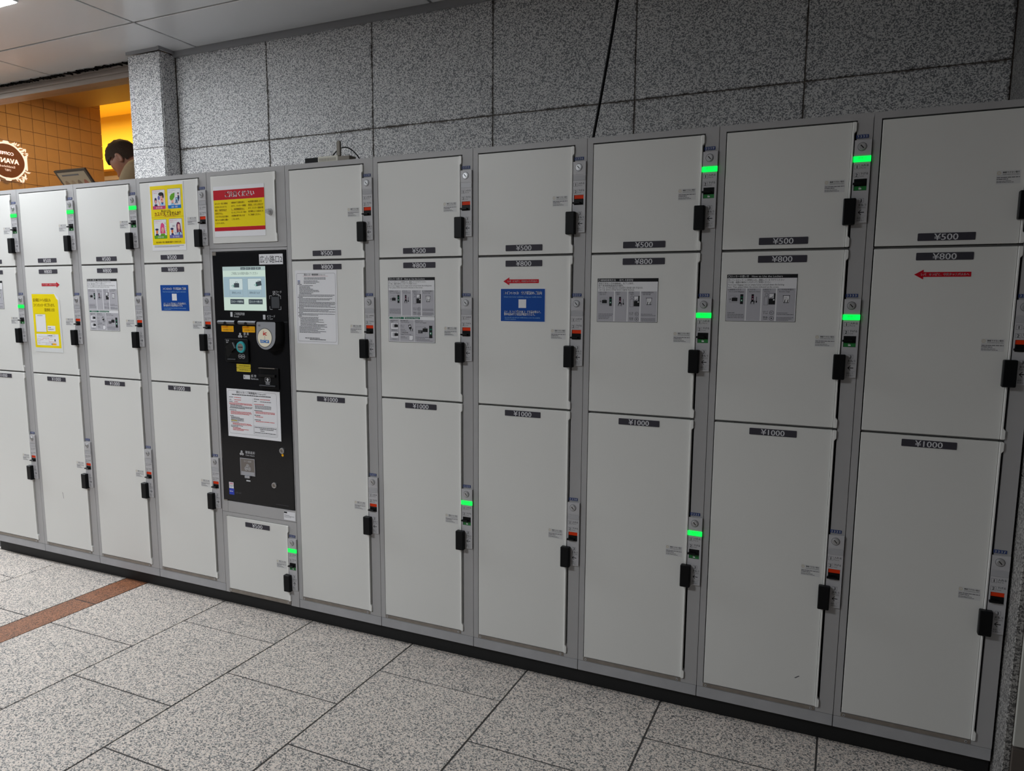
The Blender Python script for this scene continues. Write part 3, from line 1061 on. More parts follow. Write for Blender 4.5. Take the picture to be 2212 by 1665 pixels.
sc = MB()
X0, X1, Z1, Zb = 0.0655, 0.2855, 1.3695, 1.1970
sc.box(X0, X1, -0.0018, -0.0012, Zb, Z1, M_SCRBG)
y = -0.0020
sc.rect(X0, X1, Z1 - 0.0155, Z1, y, M_SCRHD)
sc.rect(X0 + 0.002, X1 - 0.002, Zb + 0.052, Z1 - 0.040, y, M_SCRBL)
for i, t in enumerate(['English', '简体中文', '한국어', '繁體中文']):
    a = 0.1600 + 0.0265 * i
    sc.rect(a, a + 0.0235, Z1 - 0.0125, Z1 - 0.0035, y - E_, M_SCRDK)
    sc.text(t, a + 0.01175, Z1 - 0.0100, 0.006, M_SCRLT, y - 2 * E_, 'c', fit=0.018)
sc.text('ご利用になる項目を選んでください', 0.1110, Z1 - 0.0315, 0.012, M_SCRDK, y - E_, fit=0.1370)
for i, t in enumerate(['荷物を入れる', '荷物を取り出す']):
    a = 0.0990 + 0.0955 * i
    sc.rect(a, a + 0.0690, Zb + 0.0565, Z1 - 0.0470, y - E_, M_SCRLT)
    sc.outline(a, a + 0.0690, Zb + 0.0565, Z1 - 0.0470, 0.0006, y - 2 * E_, M_SCRDK)
    sc.rect(a + 0.001, a + 0.068, Zb + 0.058, Zb + 0.082, y - 2 * E_, M_SCRBL)
    sc.text(t, a + 0.0345, Zb + 0.0660, 0.010, M_SCRDK, y - 3 * E_, 'c', fit=0.046 + 0.008 * i)
    sc.outline(a + 0.012, a + 0.058, Zb + 0.088, Zb + 0.118, 0.0005, y - 2 * E_, M_SCRHD)
    bx, bz = (a + 0.024, Zb + 0.0905) if i == 0 else (a + 0.044, Zb + 0.0945)
    sl = 0 if i == 0 else 0.16
    sc.flat([(bx, bz), (bx + 0.0270, bz + sl * 0.027), (bx + 0.0270 - sl * 0.018, bz + 0.0170 + sl * 0.027), (bx - sl * 0.018, bz + 0.0170)], y - 3 * E_, M_SCRDK)
    sc.outline(bx + 0.0075, bx + 0.0195, bz + 0.0165, bz + 0.0225, 0.0012, y - 3 * E_, M_SCRDK)
    ax = a + (0.010 if i == 0 else 0.032)
    az = bz + 0.006
    sc.rect(ax, ax + 0.013, az - 0.0008, az + 0.0008, y - 4 * E_, M_SCRGN)
    sc.flat([(ax + 0.008, az - 0.0065), (ax + 0.016, az), (ax + 0.008, az + 0.0065), (ax + 0.0065, az + 0.0055), (ax + 0.0130, az), (ax + 0.0065, az - 0.0055)], y - 4 * E_, M_SCRGN)
    sc.rect(a + 0.001, a + 0.0725, Zb + 0.0250, Zb + 0.0450, y - E_, M_SCRDK)
    sc.outline(a + 0.006, a + 0.0115, Zb + 0.031, Zb + 0.0395, 0.0008, y - 2 * E_, M_SCRLT)
    sc.text(['ICカード残額照会', 'ロッカーの使い方'][i], a + 0.0150, Zb + 0.0318, 0.009, M_SCRLT, y - 2 * E_, fit=0.053)
sc.build('touch_screen', TERM)
bz_ = MB()
bz_.box(X0 - 0.004, X0, -0.0028, -0.0010, Zb - 0.003, Z1 + 0.003, M_BLACKSLOT)
bz_.box(X1, X1 + 0.001, -0.0016, -0.0010, Zb - 0.003, Z1 + 0.003, M_BLACKSLOT)
bz_.box(X0, X1, -0.0016, -0.0010, Zb - 0.003, Zb, M_BLACKSLOT)
bz_.build('screen_bezel', TERM)

y = YF


def caption(name, fn):
    c_ = MB()
    fn(c_)
    c_.build(name, TERM)


def coins(c_, cx, cz):
    for dx, dz in ((0, 0.0060), (-0.0055, -0.0035), (0.0055, -0.0035)):
        c_.disc(cx + dx, cz + dz, 0.0050, y, M_TXT, 18)
        c_.disc(cx + dx, cz + dz, 0.0018, y - E_, M_FASC, 10)


caption('scanner_caption', lambda c_: c_.text('QRコード', 0.3180, 1.2655, 0.0120, M_TXT, y, fit=0.0440).text('QR Code', 0.3180, 1.2580, 0.0085, M_TXT, y, fit=0.0320))
caption('receipt_caption', lambda c_: c_.rect(0.0960, 0.1075, 1.1715, 1.1905, y, M_TXT).text('ご利用証明書', 0.1150, 1.1790, 0.0120, M_TXT, y, fit=0.0560).text('Receipt', 0.1150, 1.1700, 0.0085, M_TXT, y, fit=0.0260))
caption('card_caption', lambda c_: c_.rect(0.2650, 0.2770, 1.1630, 1.1815, y, M_TXT).text('ICカード', 0.2860, 1.1715, 0.0120, M_TXT, y, fit=0.0400).text('IC Card', 0.2880, 1.1632, 0.0085, M_TXT, y, fit=0.0250))
caption('coin_caption', lambda c_: (coins(c_, 0.1425, 1.0970), c_.text('硬 貨', 0.1610, 1.1000, 0.0125, M_TXT, y, fit=0.0270).text('Coin', 0.1610, 1.0910, 0.0095, M_TXT, y, fit=0.0180)))
caption('banknote_caption', lambda c_: c_.rect(0.1505, 0.1850, 0.9225, 0.9400, y, M_TXT).text('¥', 0.1530, 0.9270, 0.0120, M_INK, y - E_).text('紙 幣', 0.1910, 0.9325, 0.0120, M_TXT, y, fit=0.0270).text('Banknote', 0.1910, 0.9225, 0.0095, M_TXT, y, fit=0.0370))
caption('return_caption', lambda c_: (coins(c_, 0.1230, 0.6150), c_.text('硬貨返却', 0.1430, 0.6160, 0.0130, M_TXT, y, fit=0.0500).text('Coin return', 0.1440, 0.6060, 0.0095, M_TXT, y, fit=0.0470)))
caption('model_caption', lambda c_: c_.text('LTS-10C', 0.0815, 0.4410, 0.0085, M_INK2, y, fit=0.0300))
caption('maker_caption', lambda c_: c_.greek(0.295, 0.360, 0.4200, 1, 0.003, 0.0010, M_INK2, y, rnd, True))

qs = MB()
qx0, qx1, qz0, qz1 = 0.3013, 0.3573, 1.2020, 1.2560
for sx, ex in ((qx0, 1), (qx1, -1)):
    for sz, ez in ((qz0, 1), (qz1, -1)):
        qs.rect(min(sx, sx + ex * 0.013), max(sx, sx + ex * 0.013), min(sz, sz + ez * 0.0014), max(sz, sz + ez * 0.0014), YF, M_TXT)
        qs.rect(min(sx, sx + ex * 0.0014), max(sx, sx + ex * 0.0014), min(sz, sz + ez * 0.013), max(sz, sz + ez * 0.013), YF, M_TXT)
qs.box(0.3110, 0.3500, -0.0022, -0.0011, 1.2080, 1.2515, M_GREYW)
qs.build('code_scanner', TERM)

for i, x in enumerate((0.0330, 0.1420)):
    s_ = MB()
    s_.v = []
    n = 10
    pts = [(-0.0012 - 0.011 * math.sin(math.pi * j / n), 1.1490 + 0.0085 * math.cos(math.pi * j / n)) for j in range(n + 1)]
    vs = [(x, a, b) for a, b in pts] + [(x + 0.0900, a, b) for a, b in pts]
    m_ = len(pts)
    s_.add(vs, [(j, j + 1, j + 1 + m_, j + m_) for j in range(m_ - 1)] + [tuple(range(m_ - 1, -1, -1)), tuple(range(m_, 2 * m_))], mat('slot_bar', (104, 106, 110), 0.45, metal=0.7))
    s_.disc(x + 0.042, 1.1450, 0.0075, -0.0126, M_BLACKSLOT, 16)
    so = s_.build('receipt_slot', TERM)
    l_ = MB()
    a = (0.0446, 0.1564)[i]
    l_.prism(rpts(a, a + 0.0650, 1.1110, 1.1350, 0.0025), -0.0016, -0.0012, M_ORANGE)
    l_.text('領収証明書発行', a + 0.003, 1.1275, 0.0060, M_REDT, -0.0018, fit=0.034)
    l_.text('必ずお受取りください', a + 0.010, 1.1165, 0.0065, M_INK, -0.0018, fit=0.050)
    l_.build('slot_label', so)

# card reader: black body with a slanted silver face
rb = MB()


def tear(x0, x1, zt, zb, n=14):
    r = (x1 - x0) / 2
    return [(x1 - 0.004, zt), (x0 + 0.004, zt), (x0, zt - 0.004)] + [((x0 + x1) / 2 + r * math.cos(math.pi + math.pi * j / n), zb + r + r * math.sin(math.pi + math.pi * j / n)) for j in range(n + 1)] + [(x1, zt - 0.004)]


po = tear(0.2640, 0.3700, 1.1560, 1.0400)
n_ = len(po)
fr_ = [(x, -0.0400 - 0.006 * (1.156 - z) / 0.11, z) for x, z in tear(0.2660, 0.3620, 1.1560, 1.0480)]
vs = fr_ + [(x, -0.0012, z) for x, z in po]
rb.add(vs, [tuple(range(n_)), tuple(range(2 * n_ - 1, n_ - 1, -1))] + [(i, i + n_, (i + 1) % n_ + n_, (i + 1) % n_) for i in range(n_)], M_BLACK)
rd = rb.build('card_reader', TERM)


def slantv(mb, off):
    mb.v = [(x, -0.0400 - 0.006 * (1.156 - z) / 0.11 - off + yy, z) for x, yy, z in mb.v]


fp = MB()
fp.flat(tear(0.2668, 0.3612, 1.1550, 1.0490), 0, M_SILV)
fp.rect(0.276, 0.287, 1.1430, 1.1450, -E_, M_INK2)
fp.rect(0.276, 0.287, 1.1385, 1.1405, -E_, M_INK)
slantv(fp, 0.0006)
fp.build('face_plate', rd)
dc = MB()
dc.disc(0.3090, 1.0945, 0.0375, 0, M_INK2, 32)
dc.disc(0.3090, 1.0945, 0.0350, -E_ * 2, M_CRM, 32)
dc.text('ic', 0.3105, 1.1035, 0.026, M_REDT, -E_ * 3, 'c', fit=0.017, bold=0.05)
dc.ring(0.3095, 1.0975, 0.0020, 0.0028, -E_ * 3, M_INK2, 14)
dc.text('toica', 0.3090, 1.0745, 0.026, M_BLUE2, -E_ * 3, 'c', fit=0.044, bold=0.05)
slantv(dc, 0.0010)
dc.build('touch_disc', rd)

# coin unit
cu_ = MB()
cu_.prism(rpts(0.0680, 0.1915, 0.9910, 1.0835, 0.008), -0.0120, -0.0012, M_BLACK)
co = cu_.build('coin_unit', TERM, (0, 0, 0), 0.002, 2)
ch = MB()
ch.flat([(0.0760, 1.0480), (0.1080, 1.0300), (0.0840, 1.0060), (0.0750, 1.0180)], -0.0123, M_BLACKSLOT)
ch.prism([(0.0760, 1.0500), (0.1120, 1.0720), (0.1280, 1.0460), (0.1080, 1.0300)], -0.0190, -0.0121, M_BLACKSLOT)
ch.prism([(0.0880, 1.0000), (0.1300, 1.0000), (0.1300, 1.0040), (0.0880, 1.0040)], -0.0200, -0.0121, M_GREYW)
ch.prism([(0.1260, 1.0480), (0.1290, 1.0460), (0.1190, 1.0700), (0.1160, 1.0700)], -0.0195, -0.0121, M_SILV)
ch.text('釣り銭', 0.0770, 1.0745, 0.006, M_TXT, -0.0122, fit=0.015)
ch.text('返却', 0.0770, 1.0670, 0.006, M_TXT, -0.0122, fit=0.011)
for i, t in enumerate(('100', '500')):
    ch.ring(0.1480 + 0.0165 * i, 1.0150, 0.0080, 0.0090, -0.0122, M_TXT, 24)
    ch.text(t, 0.1480 + 0.0165 * i, 1.0118, 0.0090, M_TXT, -0.0122, 'c', fit=0.0120)
ch.build('coin_chute', co)
tr = MB()
tr.cyl(0.1560, 1.0518, 0.0235, -0.0170, -0.0120, M_TEAL, 32, 0.0215)
tr.disc(0.1560, 1.0518, 0.0150, -0.0172, M_STEEL, 28)
tr.rect(0.1440, 0.1680, 1.0495, 1.0540, -0.0174, M_KEYHOLE)
tr.build('coin_slot', co)

yl = MB()
for i, z in enumerate((0.9680, 0.9520)):
    yl.prism(rpts(0.1165, 0.1905, z, z + 0.0145, 0.0015), -0.0016, -0.0012, mat('label_yellow', (232, 208, 52), 0.45))
    yl.text(('新500円硬貨使用可', '新紙幣使用可')[i], 0.1325, z + 0.0045, 0.0075, M_INK, -0.0018, fit=0.055)
    yl.outline(0.1190, 0.1300, z + 0.003, z + 0.0115, 0.0008, -0.0018, M_INK2)
yl.build('cash_label', TERM)

bn = MB()
bn.prism(rpts(0.2430, 0.3380, 0.8900, 0.9735, 0.003), -0.0090, -0.0012, M_BLACK)
bo = bn.build('banknote_slot', TERM, (0, 0, 0), 0.0015, 2)
bm = MB()
bm.box(0.2430, 0.3250, -0.0150, -0.0090, 0.9710, 0.9735, M_STEEL)
bm.box(0.2450, 0.3260, -0.0170, -0.0090, 0.9380, 0.9480, M_BLACKSLOT)
bm.box(0.2450, 0.3260, -0.0160, -0.0090, 0.9010, 0.9055, M_GREYW)
bm.outline(0.2700, 0.2960, 0.9180, 0.9350, 0.0010, -0.0093, M_TXT)
bm.flat([(0.2790, 0.9210), (0.2870, 0.9210), (0.2870, 0.9270), (0.2910, 0.9270), (0.2830, 0.9340), (0.2750, 0.9270), (0.2790, 0.9270)], -0.0094, M_TXT)
bm.outline(0.2730, 0.2930, 0.9075, 0.9165, 0.0010, -0.0093, M_TXT)
bm.text('1000', 0.2830, 0.9095, 0.007, M_TXT, -0.0094, 'c', fit=0.014)
bm.build('note_mouth', bo)

cr = MB()
cr.box(0.1145, 0.1925, -0.0030, -0.0012, 0.5240, 0.5960, M_RETN)
cr.outline(0.1145, 0.1925, 0.5240, 0.5960, 0.0030, -0.0034, M_SILV)
cr.text('コイン返却', 0.1340, 0.5800, 0.0090, M_TXT, -0.0034, fit=0.040)
for cx_, cz_ in ((0.1540, 0.5640), (0.1455, 0.5530), (0.1625, 0.5530)):
    cr.ring(cx_, cz_, 0.0062, 0.0080, -0.0034, M_TXT, 20)
    cr.disc(cx_, cz_, 0.0030, -0.0034, M_TXT, 12)
cr.rect(0.1190, 0.1880, 0.5270, 0.5400, -0.0033, M_SILV)
cr.box(0.1400, 0.1660, -0.0080, -0.0012, 0.5140, 0.5235, M_SILV)
cr.prism(rpts(0.1420, 0.1640, 0.4990, 0.5045, 0.0015), -0.0018, -0.0012, M_TXT)
cr.build('coin_return', TERM)
for x, z in ((0.3370, 0.6443), (0.2905, 0.4982)):
    kb = MB()
    kb.cyl(x, z, 0.0120, -0.0060, -0.0012, M_CHROME, 28, 0.0112)
    kb.disc(x, z, 0.0085, -0.0062, M_STEEL, 24)
    kb.flat([(x - 0.0045, z + 0.0035), (x - 0.0030, z + 0.0048), (x + 0.0045, z - 0.0035), (x + 0.0030, z - 0.0048)], -0.0064, M_KEYHOLE)
    kb.build('key_cylinder', TERM)
yd = MB()
yd.disc(0.3375, 0.6262, 0.0056, YF, M_ORANGE, 18)
yd.build('yellow_dot', TERM)
bl = MB()
bl.rect(0.0460, 0.0710, 0.4735, 0.4860, YF, M_PAPER)
bl.rect(0.0460, 0.0710, 0.4600, 0.4725, YF, M_PAPER)
bl.rect(0.0455, 0.0726, 0.4330, 0.4590, YF, mat('sticker_blue', (30, 62, 190), 0.4))
bl.rect(0.0490, 0.0685, 0.4795, 0.4825, YF - E_, M_MAG)
bl.greek(0.048, 0.070, 0.4760, 1, 0.003, 0.0012, M_REDT, YF - E_, rnd, True)
bl.greek(0.048, 0.070, 0.4690, 2, 0.004, 0.0014, M_BLUE, YF - E_, rnd, True)
bl.greek(0.0485, 0.070, 0.4470, 1, 0.003, 0.0030, M_WHITE, YF - E_, rnd, True)
bl.build('maker_sticker', TERM)

# ------------------------------------------------------------------ papers and stickers on the doors
class Sheet:
    """A flat sheet hung on a door: u runs right and v down from its top left corner, in metres."""

    def __init__(self, name, label, cat, col, x, ztop, w, h, ma=None, rot=0.0, group=None, thick=0.0006, y=-0.0022, pts=None):
        self.w, self.h = w, h
        self.y0 = -thick
        self.o = None
        mb = MB()
        if ma is not None:
            if pts:
                mb.prism([(u - w / 2, h / 2 - v) for u, v in pts], -thick, 0, ma)
            else:
                mb.box(-w / 2, w / 2, -thick, 0, -h / 2, h / 2, ma)
        self.root_mb = mb
        self.cur = mb
        self.info = (name, label, cat, group)
        self.loc = ((col - 6) * W + x + w / 2, y, Z0 + ztop - h / 2)
        self.rot = rot
        self.parts = []

    def part(self, name, label=None):
        self.cur = MB()
        self.parts.append((name, self.cur, label))
        return self

    def X(self, u):
        return u - self.w / 2

    def Z(self, v):
        return self.h / 2 - v

    def Y(self, lv):
        return self.y0 - E_ * lv

    def rect(self, u0, v0, u1, v1, ma, lv=1):
        self.cur.rect(self.X(u0), self.X(u1), self.Z(v1), self.Z(v0), self.Y(lv), ma)
        return self

    def rr(self, u0, v0, u1, v1, r, ma, lv=1):
        self.cur.flat(rpts(self.X(u0), self.X(u1), self.Z(v1), self.Z(v0), r), self.Y(lv), ma)
        return self

    def outline(self, u0, v0, u1, v1, t, ma, lv=1):
        self.cur.outline(self.X(u0), self.X(u1), self.Z(v1), self.Z(v0), t, self.Y(lv), ma)
        return self

    def text(self, s, u, v, em, ma, lv=2, align='l', fit=None, bold=0.0, slant=0):
        self.cur.text(s, self.X(u), self.Z(v), em, ma, self.Y(lv), align, fit, 1.0, bold, slant=slant)
        return self

    def greek(self, u0, v, u1, n, pitch, h, ma, lv=2, full=False):
        self.cur.greek(self.X(u0), self.X(u1), self.Z(v), n, pitch, h, ma, self.Y(lv), rnd, full)
        return self

    def poly(self, pts, ma, lv=1):
        p = [(self.X(u), self.Z(v)) for u, v in pts]
        a = sum(p[i][0] * p[(i + 1) % len(p)][1] - p[(i + 1) % len(p)][0] * p[i][1] for i in range(len(p)))
        self.cur.flat(p if a > 0 else p[::-1], self.Y(lv), ma)
        return self

    def ell(self, u, v, ru, rv, ma, lv=1, n=20):
        self.cur.disc(self.X(u), self.Z(v), ru, self.Y(lv), ma, n, rv)
        return self

    def done(self):
        name, label, cat, group = self.info
        o = self.root_mb.build(name, None, self.loc, 0, 2, (0, self.rot, 0))
        tag(o, label, cat, group)
        for n, mb, lb_ in self.parts:
            p = mb.build(n, o)
            if lb_:
                p['label'] = lb_
        return o


# red arrows
def arrow_sheet(col, x0, x1, zc, left, label):
    w, h = x1 - x0, 0.0255
    a, b = 0.0215, 0.0065
    pts = [(0, h / 2), (a, h), (a, h - b), (w, h - b), (w, b), (a, b), (a, 0)]
    if not left:
        pts = [(w - u, v) for u, v in pts][::-1]
    s = Sheet('arrow_sticker', label, 'sticker', col, x0, zc + h / 2, w, h, M_REDP, 0, 'red arrow stickers', 0.0004, pts=pts)
    s.part('lettering')
    c = w / 2 + (0.006 if left else -0.006)
    s.text('レバーを下げて、中央タッチパネルへ', c, h / 2 + 0.0029, 0.008, M_WHITE, 1, 'c', fit=w * 0.84, bold=0.02)
    s.done()


arrow_sheet(1, 0.1345, 0.2600, 1.3025, False, 'right-pointing red arrow sticker above the yellow map notice')
arrow_sheet(7, 0.1140, 0.2405, 1.3050, True, 'left-pointing red arrow sticker directly above a blue notice')
arrow_sheet(10, 0.1205, 0.2495, 1.3160, True, 'left-pointing red arrow sticker on the rightmost locker column')


# blue availability notices
def blue_sheet(col, x0, ztop, w, h, border, label):
    s = Sheet('availability_notice', label, 'notice', col, x0, ztop, w, h, M_PAPER if border else M_BLUE, 0, 'blue locker availability notices', 0.0005)
    if border:
        s.rect(0.0018, 0.0018, w - 0.0018, h - 0.0018, M_BLUE, 1)
    s.part('heading')
    s.text('コインロッカー空き状況のご案内', w / 2, 0.0195, 0.012, M_WHITE, 2, 'c', fit=w * 0.84, bold=0.03)
    s.text('Check Coin locker availability using your mobile device.', w / 2, 0.0300, 0.006, M_PALEB, 2, 'c', fit=w * 0.84)
    s.part('lettering')
    s.text('スマートフォン等でQRコードを読み取ると、', w * 0.085, 0.0800, 0.010, M_WHITE, 2, fit=w * 0.82, bold=0.025)
    s.text('他の場所の空き状況が確認できます。', w * 0.085, 0.0885, 0.010, M_WHITE, 2, fit=w * 0.69, bold=0.025)
    s.text('Scan this QR code with your mobile device to check the availability', w * 0.10, 0.0975, 0.005, M_PALEB, 2, fit=w * 0.79)
    s.text('of lockers elsewhere.', w * 0.10, 0.1030, 0.005, M_PALEB, 2, fit=w * 0.26)
    s.part('code_field', 'blank white square field')
    s.rect(w * 0.41, 0.0360, w * 0.58, 0.0640, M_WHITE, 2)
    s.done()


blue_sheet(3, 0.1095, 1.2985, 0.1600, 0.1065, False, 'borderless blue availability notice on the column beside the payment terminal')
blue_sheet(7, 0.1035, 1.2822, 0.1610, 0.1100, True, 'white-bordered blue availability notice below a left-pointing red arrow')


# how to use sheets
def icon_person_panel(s, u, v):
    s.outline(u + 0.016, v, u + 0.034, v + 0.032, 0.0006, M_INK, 3)
    s.rect(u + 0.0166, v + 0.015, u + 0.034, v + 0.032, M_INK, 3)
    s.rect(u + 0.030, v, u + 0.034, v + 0.016, M_INK, 3)
    s.rect(u + 0.018, v + 0.0025, u + 0.029, v + 0.012, M_WHITE, 3)
    s.rect(u + 0.028, v + 0.017, u + 0.032, v + 0.0205, M_WHITE, 4)
    s.ell(u + 0.010, v + 0.004, 0.0042, 0.0042, M_INK, 3)
    s.ell(u + 0.010, v + 0.004, 0.0035, 0.0035, M_PANELG, 4)
    s.poly([(u + 0.004, v + 0.010), (u + 0.014, v + 0.010), (u + 0.019, v + 0.014), (u + 0.027, v + 0.008), (u + 0.028, v + 0.010), (u + 0.019, v + 0.017), (u + 0.0145, v + 0.015), (u + 0.0145, v + 0.034), (u + 0.0035, v + 0.034)], M_INK, 3)
    s.poly([(u + 0.0046, v + 0.0107), (u + 0.0137, v + 0.0107), (u + 0.019, v + 0.0149), (u + 0.0265, v + 0.0092), (u + 0.0272, v + 0.0098), (u + 0.019, v + 0.0161), (u + 0.0138, v + 0.0138), (u + 0.0138, v + 0.0335), (u + 0.0041, v + 0.0335)], M_PANELG, 4)


def icon_case(s, u, v, k=1.0, lv=3):
    s.rect(u, v + 0.004 * k, u + 0.016 * k, v + 0.014 * k, M_INK, lv)
    s.outline(u + 0.005 * k, v + 0.001 * k, u + 0.011 * k, v + 0.0045 * k, 0.0008 * k, M_INK, lv)


def icon_lock(s, u, v, k, top, mid):
    s.rect(u, v, u + 0.0085 * k, v + 0.029 * k, M_INK, 3)
    s.rect(u + 0.001 * k, v + 0.007 * k, u + 0.0075 * k, v + 0.0105 * k, top, 4)
    s.rect(u + 0.001 * k, v + 0.0150 * k, u + 0.0075 * k, v + 0.021 * k, mid, 4)
    s.ell(u + 0.0042 * k, v + 0.018 * k, 0.0014 * k, 0.002 * k, M_WHITE, 5, 8)


def icon_hand(s, u, v):
    for du in (-0.006, 0.002):
        s.poly([(u + du, v + 0.012), (u + du + 0.0015, v + 0.004), (u + du + 0.0035, v + 0.0005), (u + du + 0.0045, v + 0.001), (u + du + 0.0035, v + 0.006), (u + du + 0.0045, v + 0.012), (u + du + 0.0038, v + 0.012), (u + du + 0.0028, v + 0.0065), (u + du + 0.0008, v + 0.012)], M_INK, 4)


def instr(col, x0, ztop, w, hs, label, lang='ja', hd=0.0):
    H = hs + hd
    s = Sheet('instruction_sheet', label, 'sign', col, x0, ztop, w, H, M_INK, 0, 'locker instruction sheets', 0.0005)
    s.rect(0.0012, 0.0105, w - 0.0012, H - 0.0012, M_WHITE, 1)
    s.part('header', 'black header strip')
    s.rect(0.0005, 0.0005, w - 0.0005, 0.0102, M_INK, 1)
    s.outline(0.003, 0.0022, 0.0085, 0.0082, 0.0006, M_WHITE, 2)
    if lang == 'ja':
        s.text('ロッカーの使い方', 0.0105, 0.0080, 0.0072, M_WHITE, 2, fit=0.0500)
        s.text('How to Use the Lockers', 0.0690, 0.0080, 0.0072, M_WHITE, 2, fit=0.0830)
        L = [('空いているロッカーに荷物を入れ、施錠レバーを下げてください', .80), ('その後、画面の操作にしたがってご利用ください', .61), ('Put in your baggage into an empty locker and pull down the locking' if not hd else 'Put in your baggage into an empty locker and pull down the locking lever', .80 if not hd else .92), ('lever. Then, please follow the actions indicated on the screen.' if not hd else 'Then, please follow the actions indicated on the screen.', .73)]
        C = [('①荷物を入れる', 'Put in your Baggage'), ('②下げる', 'Pull Lever Down'), ('③支払う', 'Payment'), ('④ご利用証明書を', 'Receive Usage')]
        F = ('ICカード', 'IC Card', '現金', 'Cash')
    else:
        s.text('储物柜使用方法', 0.0105, 0.0080, 0.0072, M_WHITE, 2, fit=0.0480)
        s.text('로커 사용방법', 0.0700, 0.0080, 0.0072, M_WHITE, 2, fit=0.0430)
        L = [('请将行李放入空的储物柜，拉下上锁杆。', .59), ('接下来请按照画面指示操作。', .42), ('비어 있는 로커에 짐을 넣고 잠금장치 레버를 내려 주십시오.', .74), ('그런 다음 화면의 조작에 따라서 이용해 주십시오.', .60)]
        C = [('①放入行李', '짐을 넣는다'), ('②拉下', '내린다'), ('③付款', '지불한다'), ('④使用说明证书', '짐을 증명서를')]
        F = ('IC卡', 'IC카드', '现金', '현금')
    s.part('guide_text')
    for i, (t, k) in enumerate(L):
        s.text(t, 0.0035, 0.0182 + 0.0066 * i, 0.0066, M_INK, 2, fit=w * k)
    k_ = w / 0.192
    cu = [(0.0022, 0.0550), (0.0575, 0.0970), (0.0995, 0.1370), (0.1395, w / k_ - 0.0022)]
    t0 = 0.0400 if not hd else 0.0450
    tb = hs - 0.0022
    s.part('step_panels', 'four grey step panels')
    for i, (a, b) in enumerate(cu):
        a, b = a * k_, b * k_
        s.rect(a, t0, b - 0.0012, tb, M_PANELG, 2)
        s.text(C[i][0], a + 0.0015, t0 + 0.0052, 0.0050, M_INK, 3, fit=min(b - a - 0.006, 0.0062 * len(C[i][0]) * 0.85))
        s.text(C[i][1], a + 0.0055, t0 + 0.0106, 0.0046, M_INK, 3, fit=min(b - a - 0.009, 0.0022 * len(C[i][1]) if lang == 'ja' else 0.0034 * len(C[i][1])))
    yy = t0 + 0.0195
    u = cu[0][0] * k_ + 0.004
    s.outline(u + 0.004, yy, u + 0.030, yy + 0.0205, 0.0004, M_INK2, 3)
    icon_case(s, u + 0.0095, yy + 0.003)
    s.rect(u + 0.0005, yy + 0.0110, u + 0.0070, yy + 0.0117, M_INK, 4)
    s.poly([(u + 0.0045, yy + 0.0085), (u + 0.0080, yy + 0.0113), (u + 0.0045, yy + 0.0141), (u + 0.0040, yy + 0.0136), (u + 0.0066, yy + 0.0113), (u + 0.0040, yy + 0.0090)], M_INK, 4)
    icon_lock(s, u + 0.033, yy - 0.003, 0.98, M_DGRN, M_DGRN)
    u = cu[1][0] * k_ + 0.013
    icon_lock(s, u, yy - 0.003, 0.75, M_WINE, M_WINE)
    icon_hand(s, u + 0.003, yy + 0.014)
    s.rect(u + 0.0130, yy + 0.004, u + 0.0150, yy + 0.020, M_INK2, 3)
    s.rect(u + 0.0122, yy + 0.016, u + 0.0158, yy + 0.021, M_INK, 4)
    icon_person_panel(s, cu[2][0] * k_ + 0.002, yy - 0.006)
    u = cu[3][0] * k_ + 0.015
    s.poly([(u, yy), (u + 0.021, yy), (u + 0.0195, yy + 0.0012), (u + 0.0185, yy + 0.020), (u + 0.0025, yy + 0.020), (u + 0.0015, yy + 0.0012)], M_INK, 3)
    s.rect(u + 0.0030, yy + 0.0014, u + 0.0180, yy + 0.0190, M_WHITE, 4)
    s.greek(u + 0.0045, yy + 0.0055, u + 0.0165, 3, 0.0035, 0.0007, M_INK2, 5, True)
    icon_hand(s, u + 0.010, yy + 0.0105)
    u = cu[2][0] * k_ + 0.0045
    for i, v in enumerate((tb - 0.0235, tb - 0.0075)):
        s.text(F[2 * i], u, v - 0.0012, 0.0050, M_INK, 3, fit=0.0135)
        s.text(F[2 * i + 1], u + 0.001, v + 0.0035, 0.0046, M_INK, 3, fit=0.0115)
        cx_, cz_ = s.X(u + 0.0235), s.Z(v)
        s.cur.ring(cx_, cz_, 0.0052, 0.0060, s.Y(3), M_INK, 20)
        s.text('IC' if i == 0 else '¥', u + 0.0235, v + 0.0022, 0.0066, M_INK, 4, 'c', bold=0.04 * i)
    s.greek(cu[0][0] * k_ + 0.003, tb - 0.0220, cu[0][1] * k_ - 0.003, 4, 0.0046, 0.0015, M_INK2, 3, True)
    s.greek(cu[3][0] * k_ + 0.002, tb - 0.0230, cu[3][1] * k_ - 0.003, 2, 0.0042, 0.0013, M_INK2, 3, True)
    s.greek(cu[3][0] * k_ + 0.002, tb - 0.0100, cu[3][1] * k_ - 0.003, 3, 0.0038, 0.0013, M_INK2, 3, True)
    if hd:
        s.part('lower_panels', 'lower block with green headings')
        s.rect(0.0005, hs, w - 0.0005, hs + 0.0011, M_INK, 2)
        v0 = hs + 0.0035
        s.rect(0.0040, v0, 0.0650, v0 + 0.0066, M_DGRN, 2)
        s.rect(0.0685, v0, 0.1310, v0 + 0.0066, M_DGRN, 2)
        s.text('荷物の取り出し方', 0.0345, v0 + 0.0053, 0.0055, M_WHITE, 3, 'c', fit=0.034)
        s.text('Remove your Baggage', 0.0998, v0 + 0.0051, 0.0055, M_WHITE, 3, 'c', fit=0.054)
        v1, v2 = v0 + 0.0095, H - 0.0035
        cc = [(0.0040, 0.0455), (0.0475, 0.1060), (0.1080, w - 0.003)]
